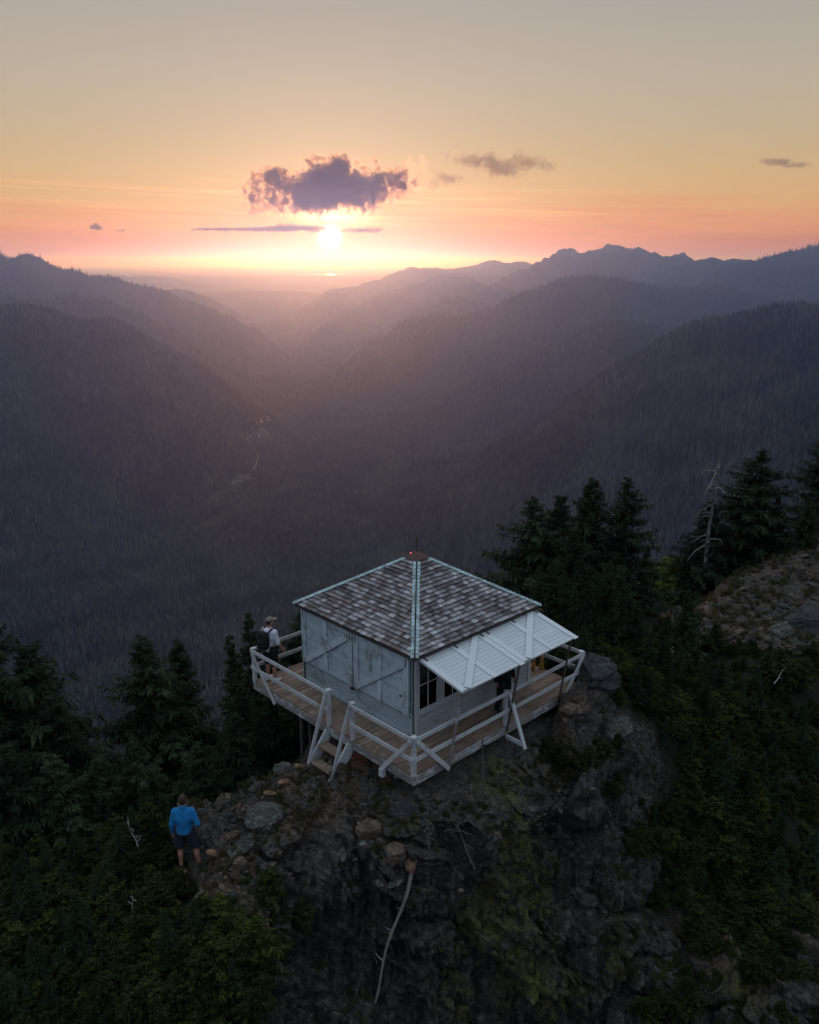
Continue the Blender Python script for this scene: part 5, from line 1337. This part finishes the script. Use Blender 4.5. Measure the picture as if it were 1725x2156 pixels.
def hull_rock(seed, dims, n=26, power=1.0, layers=0):
    """An angular block: convex hull of random points, subdivided and roughened."""
    r = np.random.default_rng(seed)
    p = r.normal(size=(n, 3)); p /= np.linalg.norm(p, axis=1)[:, None]; p = np.sign(p) * np.abs(p) ** power
    p = p * np.array(dims)
    bm = bmesh.new()
    for q in p: bm.verts.new(q)
    res = bmesh.ops.convex_hull(bm, input=bm.verts)
    bmesh.ops.delete(bm, geom=[g for g in res['geom_interior'] if isinstance(g, bmesh.types.BMVert)], context='VERTS')
    bmesh.ops.triangulate(bm, faces=bm.faces)
    bmesh.ops.subdivide_edges(bm, edges=bm.edges, cuts=4, use_grid_fill=True)
    bmesh.ops.triangulate(bm, faces=bm.faces)
    co = np.array([v.co for v in bm.verts]); m = max(dims)
    d = 0.10 * m * fbm(co / (0.35 * m) + seed, 4, 0.6) + 0.045 * m * (np.floor(co[:, 2:3] / (0.16 * m) + 0.5 * fbm(co / m + seed, 2)[:, None])[:, 0] % 2)
    nv = co / np.linalg.norm(co, axis=1)[:, None]
    for v, k, q in zip(bm.verts, d, nv): v.co += Vector(q * k)
    me = bpy.data.meshes.new('rock'); bm.to_mesh(me); bm.free()
    return me
def rock(name, label, px, py, dims, mat, seed, rot=(0, 0, 0), lift=0.0, group=None, lay=0):
    p = ground_at(px, py)
    o = link(name, hull_rock(seed, dims, 26, 0.8), M[mat])
    o.location = p + Vector((0, 0, lift)); o.rotation_euler = (rot[0], rot[1], rot[2] + YAW - math.pi / 2)
    return tag(o, label, name.replace('_', ' '), group)
rock('boulder', 'grey lichen covered boulder right of the man in blue', 560, 1722, (0.42, 0.30, 0.30), 'rock_grey', 1, (0.2, 0.15, 0.3))
rock('rock_slab', 'long pale slab slanting up the ridge below the grey boulder', 520, 1785, (0.50, 0.20, 0.13), 'rock_grey', 2, (0.3, -0.5, 0.25), 0.02)
rock('rock_slab', 'narrow brown slab just above the long pale one', 478, 1772, (0.34, 0.10, 0.10), 'rock_brown', 3, (0.2, -0.55, 0.2), 0.04)
rock('rock_slab', 'small brown block below the long pale slab', 505, 1822, (0.17, 0.12, 0.13), 'rock_brown', 4, (0.2, -0.4, 0.3), 0.02)
rock('rock_slab', 'orange flake between the feet of the man in blue', 388, 1836, (0.13, 0.08, 0.04), 'rock_orange', 5, (0.2, 0.1, 0.4), 0.02)
rock('rock_slab', 'pale orange stone right of the man in blue', 447, 1798, (0.14, 0.07, 0.045), 'rock_orange', 6, (0.2, 0.1, -0.2), 0.02)
rock('rock_slab', 'ribbed brown slab below the man, the right one of two', 435, 1890, (0.26, 0.17, 0.10), 'rock_brown', 7, (0.3, -0.5, 0.3), 0.03)
rock('rock_slab', 'flat brown slab below the man, the left one of two', 352, 1890, (0.32, 0.15, 0.07), 'rock_brown', 8, (0.2, -0.1, 0.3), 0.02)
rock('rock_slab', 'thin reddish ledge behind the flat brown slab below the man', 385, 1868, (0.22, 0.08, 0.05), 'rock_orange', 9, (0.2, -0.2, 0.1), 0.02)
rock('boulder', 'rounded brown boulder on the ridge crest left of the grey one', 470, 1690, (0.27, 0.20, 0.22), 'rock_brown', 10, (0, 0.1, 0.3))
rock('boulder', 'pale jagged rock on the crest left of the stairs', 600, 1625, (0.26, 0.16, 0.20), 'rock_grey', 11, (0.3, 0.3, 0.2), 0.02)
rock('rock_slab', 'fresh orange flake lying on the knob below the stairs', 598, 1648, (0.15, 0.06, 0.04), 'rock_orange', 12, (0.2, 0.1, 0.2), 0.03)
rock('rock_slab', 'orange stone left of the foot of the stairs', 630, 1618, (0.13, 0.07, 0.05), 'rock_orange', 13, (0.2, 0.3, 0.1), 0.03)
rock('rock_slab', 'thin orange flake in the middle of the knob', 568, 1672, (0.14, 0.05, 0.035), 'rock_orange', 23, (0.2, 0.1, 0.1), 0.03)
rock('boulder', 'brown boulder in the wall below the stairs', 780, 1755, (0.34, 0.22, 0.30), 'rock_brown', 14, (0.1, 0.1, 0.2))
rock('boulder', 'rusty round block in the wall right of the brown boulder', 830, 1800, (0.24, 0.18, 0.24), 'rock_brown', 15, (0.1, 0.2, 0.5))
rock('boulder', 'dark boulder in the shade below the near deck corner', 850, 1715, (0.33, 0.22, 0.28), 'rock_dark', 16, (0.1, 0.2, 0.5))
rock('boulder', 'large dark rounded boulder beside the right deck corner', 1252, 1425, (0.62, 0.55, 0.52), 'rock_dark', 17, (0, 0.1, 0.3), 0.02)
rock('rock_slab', 'flat brown slab at the foot of the right deck corner', 1212, 1492, (0.42, 0.22, 0.10), 'rock_brown', 18, (0.35, 0.1, 0.4), 0.03)
rock('boulder', 'big grey outcrop at the right edge below the scree', 1712, 1325, (1.5, 1.0, 0.55), 'rock_dark', 19, (0.25, -0.45, 0.2), -0.1)
rock('boulder', 'grey block left of the big outcrop at the right edge', 1640, 1335, (0.6, 0.4, 0.28), 'rock_grey', 20, (0.1, -0.2, 0.5), 0.05)
rock('boulder', 'pale rock on the scree crest near the right edge', 1690, 1140, (0.5, 0.4, 0.4), 'rock_grey', 21, (0.1, -0.2, 0.5), 0.05)
rock('boulder', 'dark ledge with white streaks on the cliff right of the deck', 1300, 1540, (0.5, 0.35, 0.4), 'rock_grey', 22, (0.1, -0.2, 0.5), -0.1)
# loose stones of the scree and chips over the knob: past counting
chips = []
for i in range(4):
    me = hull_rock(60 + i, (0.5, 0.34, 0.22), 12, 0.9); me.materials.append(M[('rock_grey', 'rock_brown', 'rock_dark', 'rock_orange')[i]]); chips.append(me)
s, t, z, rk_ = near_points(5200, 6.5, 27, 26, 39); k = (rk_ > 0.25)
w_ = R.choice([0, 0, 0, 1, 1, 2, 2, 2, 2], k.sum())
scatter('scree_stones', 'loose stones strewn over the scree ridge', from_st(s[k], t[k], z[k]), chips, R.gamma(1.5, 0.085, k.sum()) + 0.05, R.uniform(0, 6.28, k.sum()), w_)
s, t, z, rk_ = near_points(5200, -5, 6.5, 11.5, 19); x = CAM[0] + s * rgt[0] + t * FW2[0]; y = CAM[1] + s * rgt[1] + t * FW2[1]
k = (rk_ > 0.3) & (np.maximum(np.abs(x), np.abs(y)) > 2.7) & (fbm(np.stack([s, t, z], -1) / 1.1 + 60, 2) > 0.0) & (np.hypot(s - man_s, t - man_t) > 0.4) & ((z > -2.6) | (R.random(len(s)) < 0.12))
w_ = R.choice([0, 0, 1, 1, 2, 2, 2, 2, 2], k.sum())
scatter('rock_chips', 'broken chips and blocks stuck over the knob and cliff', from_st(s[k], t[k], z[k]), chips, R.gamma(1.5, 0.05, k.sum()) + 0.03, R.uniform(0, 6.28, k.sum()), w_)

# ---- the bleached log lying down the cliff
us = np.linspace(0, 1, 14)
tg = [float((np.array(ground_at(868 - 83 * u, 1826 + 286 * u)) - CAM) @ FW2) for u in us]
tl = [tg[0] + (tg[-1] - tg[0]) * u for u in us]; c_ = min(max([a_ - g_ for a_, g_ in zip(tl, tg)]) + 0.05, 0.55); tl = [min(a_ - c_ * (0.45 + 0.55 * math.sin(math.pi * u)), g_ - 0.05) for a_, g_, u in zip(tl, tg, us)]
lp = [Vector(ground_pt(868 - 83 * u + 5 * math.sin(u * 8), 1826 + 286 * u, q)) for u, q in zip(us, tl)]
lg = thing('fallen_log', 'thin bleached log lying down the middle of the cliff', 'log', tuple(lp[0]))
pts_ = lp
MB().tube([p - lp[0] for p in pts_], [0.040 - 0.018 * u + random.uniform(-0.006, 0.006) for u in us], 8).build('trunk', M['bleached_brown'], lg)
for i in (4, 6, 9):
    d = Vector((random.uniform(-1, 1), random.uniform(-1, 1), random.uniform(0.2, 1))).normalized()
    MB().tube([pts_[i] - lp[0], pts_[i] - lp[0] + d * 0.12, pts_[i] - lp[0] + d * 0.2 + Vector((0, 0, 0.05))], [0.014, 0.01, 0.004], 5).build('branch_stub', M['bleached'], lg)
o = link('broken_wood', hull_rock(31, (0.15, 0.10, 0.17), 16, 0.7), M['rock_orange'], lg); o.location = (0, 0, 0.06)

def dead_wood(name, label, cat, base, top, r0, mat, n_br=6, br_len=0.5, seed=0, bend=0.05, droop=0.2):
    """A dead stem with crooked bare branches."""
    r = random.Random(seed); base = Vector(base); top = Vector(top); L = (top - base).length
    root = thing(name, label, cat, base)
    pts = []
    for i in range(10):
        u = i / 9; pts.append((top - base) * u + Vector((math.sin(u * 9 + seed), math.cos(u * 7 + seed), 0)) * bend * L * u)
    MB().tube(pts, [r0 * (1 - 0.8 * i / 9) for i in range(10)], 7).build('stem', M[mat], root)
    for k in range(n_br):
        u = r.uniform(0.3, 0.97); i = int(u * 9); p = pts[i].lerp(pts[min(i + 1, 9)], u * 9 - i); a = r.uniform(0, 6.28); l = br_len * r.uniform(0.4, 1.1)
        d = Vector((math.cos(a), math.sin(a), r.uniform(-0.3, 0.5)))
        q = [p]; 
        for j in range(1, 6): q.append(q[-1] + (d + Vector((r.uniform(-0.5, 0.5), r.uniform(-0.5, 0.5), r.uniform(-0.4, 0.4) - droop * j * 0.3))) * l / 5)
        mb = MB().tube(q, [max(r0 * 0.4 * (1 - j / 6), 0.004) for j in range(6)], 5)
        s_ = q[2] + Vector((r.uniform(-1, 1), r.uniform(-1, 1), r.uniform(-0.6, 0.6))) * l * 0.35
        mb.tube([q[2], s_], [max(r0 * 0.2, 0.004), 0.003], 4)
        mb.build('branch', M[mat], root)
    return root
gb = ground_pt(1488, 1190, 37.5); ss, tt_ = to_st(gb); gb = Vector((gb[0], gb[1], ground_z(ss, tt_) - 0.2))
dead_wood('dead_snag', 'tall bleached snag with crooked bare branches on the right ridge', 'dead tree', gb, ground_pt(1511, 962, 37.5), 0.13, 'snag_wood', 22, 1.0, 3, 0.03, 0.9)
def twig(label, a, b, r0=0.012, mat='bleached', n=4, bl=0.2, seed=1, out=0.15):
    p = ground_at(*a); v = (Vector(CAM) - p).normalized()
    dist = (p - Vector(CAM)) @ Vector(FW2)
    q = Vector(ground_pt(b[0], b[1], dist)) + v * 0.2
    return dead_wood('dead_branch', label, 'dead branch', p + v * out, q, r0, mat, n, bl, seed, 0.05)
twig('long white dead branch left of the man in blue', (200, 1800), (155, 1708), 0.018, n=6, bl=0.3, seed=4, out=0.45)
twig('white dead branch close beside the man in blue', (297, 1800), (266, 1722), 0.016, n=5, bl=0.22, seed=5, out=0.45)
twig('upright bare stick in the shrubs below the slabs', (281, 1950), (278, 1885), 0.012, n=4, bl=0.15, seed=6, out=0.3)
twig('forked white twig on the slope below the brown slabs', (322, 1925), (318, 1890), 0.008, n=3, bl=0.12, seed=7, out=0.1)
twig('bare branch hanging over the low left shrubs', (215, 1890), (165, 1868), 0.012, n=5, bl=0.2, seed=8, out=0.35)
twig('pale roots dangling beside the log on the cliff', (800, 2040), (772, 1970), 0.010, n=5, bl=0.2, seed=9, out=0.06)
twig('grey roots hanging on the cliff below the near deck corner', (1000, 1830), (945, 1700), 0.014, 'bleached_brown', 6, 0.3, 10, 0.08)
twig('thin grey root left of the hanging ones on the cliff', (905, 1800), (900, 1690), 0.010, 'bleached_brown', 4, 0.2, 11, 0.08)
twig('small white dead stem in the shrubs right of the deck', (1410, 1405), (1414, 1362), 0.022, n=5, bl=0.3, seed=12, out=0.8)
twig('grey dead stem right of the small white one', (1472, 1400), (1476, 1372), 0.02, n=6, bl=0.3, seed=13, out=0.8)
twig('slanting white stick far right in the shrubs', (1630, 1440), (1655, 1405), 0.02, n=2, bl=0.2, seed=14, out=0.8)
twig('bare twig standing up before the large broad fir', (312, 1740), (308, 1665), 0.016, 'bleached_brown', 3, 0.2, 15, 0.6)
# broken stump against the deck edge
sp = Vector((-0.95, -3.1, -0.9))
sw = dead_wood('tree_stump', 'charred broken stump standing against the right deck edge', 'tree stump', sp, sp + Vector((-0.02, 0.0, 1.05)), 0.055, 'dark_wood', 3, 0.25, 21, 0.03, -0.2)
# the bough of dead orange needles
p = ground_pt(1269, 1300, 26.0); V, F, mb = conifer_mesh(1.3, 0.55, 777, 9, 5, 7, 0.8, 1.0, 0.2, 0.4)
ob = thing('dead_bough', 'small dead fir top with orange needles right of the roof', 'dead branch', tuple(p - np.array([0, 0, 0.7])))
me = mesh_np('needles', V, F); link('needles', me, M['dead_orange'], ob); mb.build('stem', M['bark'], ob)
twig('orange dead sprig on the dark cliff at lower right', (1541, 1990), (1538, 1968), 0.02, 'bleached_brown', 4, 0.1, 22, 0.05)
# ================================================================== FOREST ON THE FAR SLOPES
def spire(seed, dead=False):
    r = np.random.default_rng(seed); V = []; F = []
    def ring(z, rad, k, jag):
        n = len(V)
        for i in range(k):
            a = 2 * np.pi * i / k + r.random() * 0.4; q = rad * (1 + jag * (r.random() - 0.5))
            V.append((q * math.cos(a), q * math.sin(a), z + (r.random() - 0.5) * 0.03))
        return n
    tiers = 6 if not dead else 2
    for i in range(tiers):
        u = i / tiers; k = 6
        rad = (0.145 * (1 - u) ** 0.85 + 0.012) * (1 if not dead else 0.3); z0 = 0.04 + u * 0.93; z1 = min(z0 + 0.30 * (1 - 0.45 * u), 1.0)
        n = ring(z0, rad, k, 0.7); V.append(((r.random() - 0.5) * 0.012, (r.random() - 0.5) * 0.012, z1 if i < tiers - 1 else 1.0)); m = len(V) - 1
        F += [(n + j, n + (j + 1) % k, m) for j in range(k)]
    n = len(V); V += [(0.02, 0, -0.1), (-0.01, 0.017, -0.1), (-0.01, -0.017, -0.1), (0, 0, 0.9)]
    F += [(n, n + 1, n + 3), (n + 1, n + 2, n + 3), (n + 2, n, n + 3)]
    return np.array(V), np.array(F)
def tree_mat(name, a, b):
    m, T = mat_new(name); oi = T.n('ShaderNodeObjectInfo').outputs['Random']
    lc = T.n('ShaderNodeObjectInfo').outputs['Location']
    n = T.noise(lc, 0.006, 4, 0.65); f_ = T.m('ADD', T.m('MULTIPLY', oi, 0.6), T.m('MULTIPLY', T.m('SUBTRACT', n, 0.35), 1.3), clamp=True); f_ = T.m('POWER', f_, 1.7)
    principled(T, T.mix(f_, a, b), 0.95, spec=0.05); return m
M['far_tree'] = tree_mat('distant_conifer', (0.008, 0.014, 0.014), (0.085, 0.096, 0.084))
M['far_snag'] = tree_mat('distant_grey_snag', (0.10, 0.095, 0.09), (0.17, 0.16, 0.15))
SP = []
for i in range(6):
    V, F = spire(50 + i, i == 5); me = mesh_np('spire', V, F); me.materials.append(M['far_snag' if i == 5 else 'far_tree']); SP.append(me)
Zg2 = Zf.reshape(nr, na)
elev = (Zg2 - CAM[2]) / RR[:, None]; runmax = np.maximum.accumulate(elev, 0)
def far_sample(n, r0, r1, p):
    a = R.uniform(math.radians(-29.5), math.radians(29.5), n); r = (R.random(n) * (r1 ** p - r0 ** p) + r0 ** p) ** (1 / p)
    i = np.clip(np.searchsorted(AZ, a) - 1, 0, na - 2); j = np.clip(np.searchsorted(RR, r) - 1, 0, nr - 2)
    u = (a - AZ[i]) / (AZ[i + 1] - AZ[i]); v = (r - RR[j]) / (RR[j + 1] - RR[j])
    z = (Zg2[j, i] * (1 - u) + Zg2[j, i + 1] * u) * (1 - v) + (Zg2[j + 1, i] * (1 - u) + Zg2[j + 1, i + 1] * u) * v
    prev = np.minimum(runmax[np.maximum(j - 2, 0), i], runmax[np.maximum(j - 2, 0), i + 1])
    vis = (z + 45 - CAM[2]) / r > prev
    s, t = r * np.sin(a), r * np.cos(a)
    # kept clear: the river bed and thin clearings
    d = np.min(np.hypot(s[:, None] - RIVER[None, ::6, 0], t[:, None] - RIVER[None, ::6, 1]), 1) if n else 0
    keep = vis & (d > 26 + 14 * np.sin(s / 60)) & (fbm(np.stack([s / 420, t / 420, 0 * s], -1) + 8, 3) > -0.62 - 0.5 * (r > 3000))
    # open to the valley only where the near ground does not hide it
    el_ = np.degrees(np.arctan2(z + 30 - CAM[2], r)); keep &= el_ > -37
    return s[keep], t[keep], z[keep], r[keep]
parts_ = [far_sample(90000, 900, 2600, 1.6), far_sample(120000, 2600, 5200, 1.5), far_sample(80000, 5200, 9500, 1.2)]
fs, ft, fz, fr = [np.concatenate([p[i] for p in parts_]) for i in range(4)]
clump = fbm(np.stack([fs / 160, ft / 160, 0 * fs], -1) + 3, 3)
hgt = (21 + 7 * R.random(len(fs)) + 7 * clump) * np.where(fr > 5200, 1.15, 1.0) * R.choice([1, 1, 1, 0.72, 1.25], len(fs))
o = np.argsort(fr); fs, ft, fz, fr, hgt = fs[o], ft[o], fz[o], fr[o], hgt[o]
pk = np.where(R.random(len(fs)) < 0.05, 5, R.integers(0, 5, len(fs)))
NI = 240
for i in range(NI):
    p = from_st(fs[i], ft[i], fz[i] - 2)
    c = link('conifer', SP[int(pk[i]) % 5], None, None, tuple(p)); c.scale = (hgt[i] * 1.1, hgt[i] * 1.1, hgt[i]); c.rotation_euler = (0, 0, R.uniform(0, 6.28))
    tag(c, 'slender dark conifer in the deep forest far below the lookout', 'tree', 'conifers of the valley forest far below')
scatter('forest', 'dense dark conifer forest covering the valley and the mountains', from_st(fs[NI:], ft[NI:], fz[NI:] - 2), SP, hgt[NI:] * 1.08, R.uniform(0, 6.28, len(fs) - NI), pk[NI:])
print('forest trees', len(fs), 'nearest', fr[:3])

# ================================================================== CLOUDS (well outside the haze)
def cloud(label, blobs, dist, density, albedo, g, amp, freq, depth=0.8, h=70.0):
    """A cloud as a lumpy body of real depth: blobs are (px, py, rx, ry) of the photograph's frame at 'dist' metres."""
    cpx = np.mean([b[0] for b in blobs]); cpy = np.mean([b[1] for b in blobs])
    C0 = ground_pt(cpx, cpy, dist); mpp = np.linalg.norm(C0 - CAM) / (FPX * 0.69)
    S = SDF(); r = random.Random(int(cpx * 7))
    for (x, y, rx, ry) in blobs:
        p = ground_pt(x, y, dist) - C0; sx, sy = p @ rgt, p[2]
        S.ell((sx, r.uniform(-0.3, 0.3) * rx * mpp, sy), (rx * mpp, max(rx, ry) * mpp * depth, ry * mpp), min(rx, ry) * mpp * 0.5)
    D, lo, hh = S.grid(h, (), amp * 1.2, 1e5)
    D = D + amp * 1.2
    X, Y, Z = np.meshgrid(*[lo[i] + hh * np.arange(D.shape[i]) for i in range(3)], indexing='ij')
    P = np.stack([X, Y, Z], -1).reshape(-1, 3)
    m = np.abs(D.ravel()) < amp * 3.5
    nz = np.zeros(len(P)); nz[m] = 0.7 * fbm(P[m] / freq + cpx, 2, 0.5) + 0.8 * fbm(P[m] / (freq * 0.33) + cpx, 4, 0.62)
    bil = np.zeros(len(P)); bil[m] = np.abs(perlin(P[m] / (freq * 0.25) + 9)) + 0.5 * np.abs(perlin(P[m] / (freq * 0.11) + 5))
    D = D + amp * (nz + 0.45 * (0.5 - bil)).reshape(D.shape)
    V, F = surface_net(D, lo, hh)
    ax = np.stack([rgt, FW2, [0, 0, 1.0]]); V = V @ ax
    m_, T = mat_new('cloud_vapour'); oo = T.n('ShaderNodeOutputMaterial'); v = T.n('ShaderNodeVolumePrincipled')
    v.inputs['Color'].default_value = (*albedo, 1); v.inputs['Density'].default_value = density; v.inputs['Anisotropy'].default_value = g
    T.t.links.new(v.outputs[0], oo.inputs['Volume'])
    o = link('cloud', mesh_np('cloud', V, F, True), m_, None, tuple(C0))
    return tag(o, label, 'cloud')
cloud('big dark cumulus with glowing rim above the sun', [(697, 362, 34, 26), (668, 385, 42, 30), (720, 388, 52, 34), (690, 408, 78, 22), (640, 412, 34, 18), (765, 392, 42, 22), (800, 382, 28, 14), (835, 385, 22, 14), (578, 388, 30, 20), (556, 406, 30, 21), (606, 400, 24, 17)], 52000, 4.2e-3, (0.40, 0.34, 0.17), 0.80, 860, 1050, h=36)
cloud('bright thin cloud shreds right of the big cumulus', [(870, 365, 20, 22), (890, 352, 8, 16), (862, 388, 24, 10)], 53000, 4.0e-4, (0.85, 0.74, 0.5), 0.75, 560, 700, h=80)
cloud('ragged brown cloud right of the big cumulus', [(1060, 352, 42, 15), (1100, 342, 30, 14), (1010, 340, 34, 10), (1140, 350, 16, 6), (940, 378, 22, 8)], 54000, 7.0e-4, (0.44, 0.36, 0.20), 0.6, 620, 800, h=80)
cloud('small faint cloud at the far right', [(1640, 341, 28, 6), (1672, 348, 22, 5)], 54000, 7e-4, (0.42, 0.32, 0.28), 0.5, 200, 500, h=50)
cloud('long flat dark cloud bank crossing above the sun', [(620, 480, 60, 5), (570, 482, 70, 4), (665, 482, 28, 6), (470, 482, 60, 2.6), (600, 476, 20, 7)], 56000, 2.6e-3, (0.30, 0.22, 0.12), 0.55, 110, 420, 0.35, 45)
cloud('short flat dark cloud right above the sun', [(765, 485, 36, 4.5), (790, 484, 18, 5), (735, 484, 14, 4)], 56000, 2.6e-3, (0.30, 0.22, 0.12), 0.55, 100, 420, 0.35, 45)
cloud('tiny dark cloud low at the left', [(203, 479, 13, 5), (203, 476, 7, 5)], 56000, 3e-3, (0.3, 0.23, 0.22), 0.5, 90, 380, 0.8, 40)
cloud('tiny flat cloud right of the dark one at left', [(254, 485, 12, 2.2)], 56000, 2.4e-3, (0.32, 0.24, 0.22), 0.5, 50, 300, 0.5, 30)
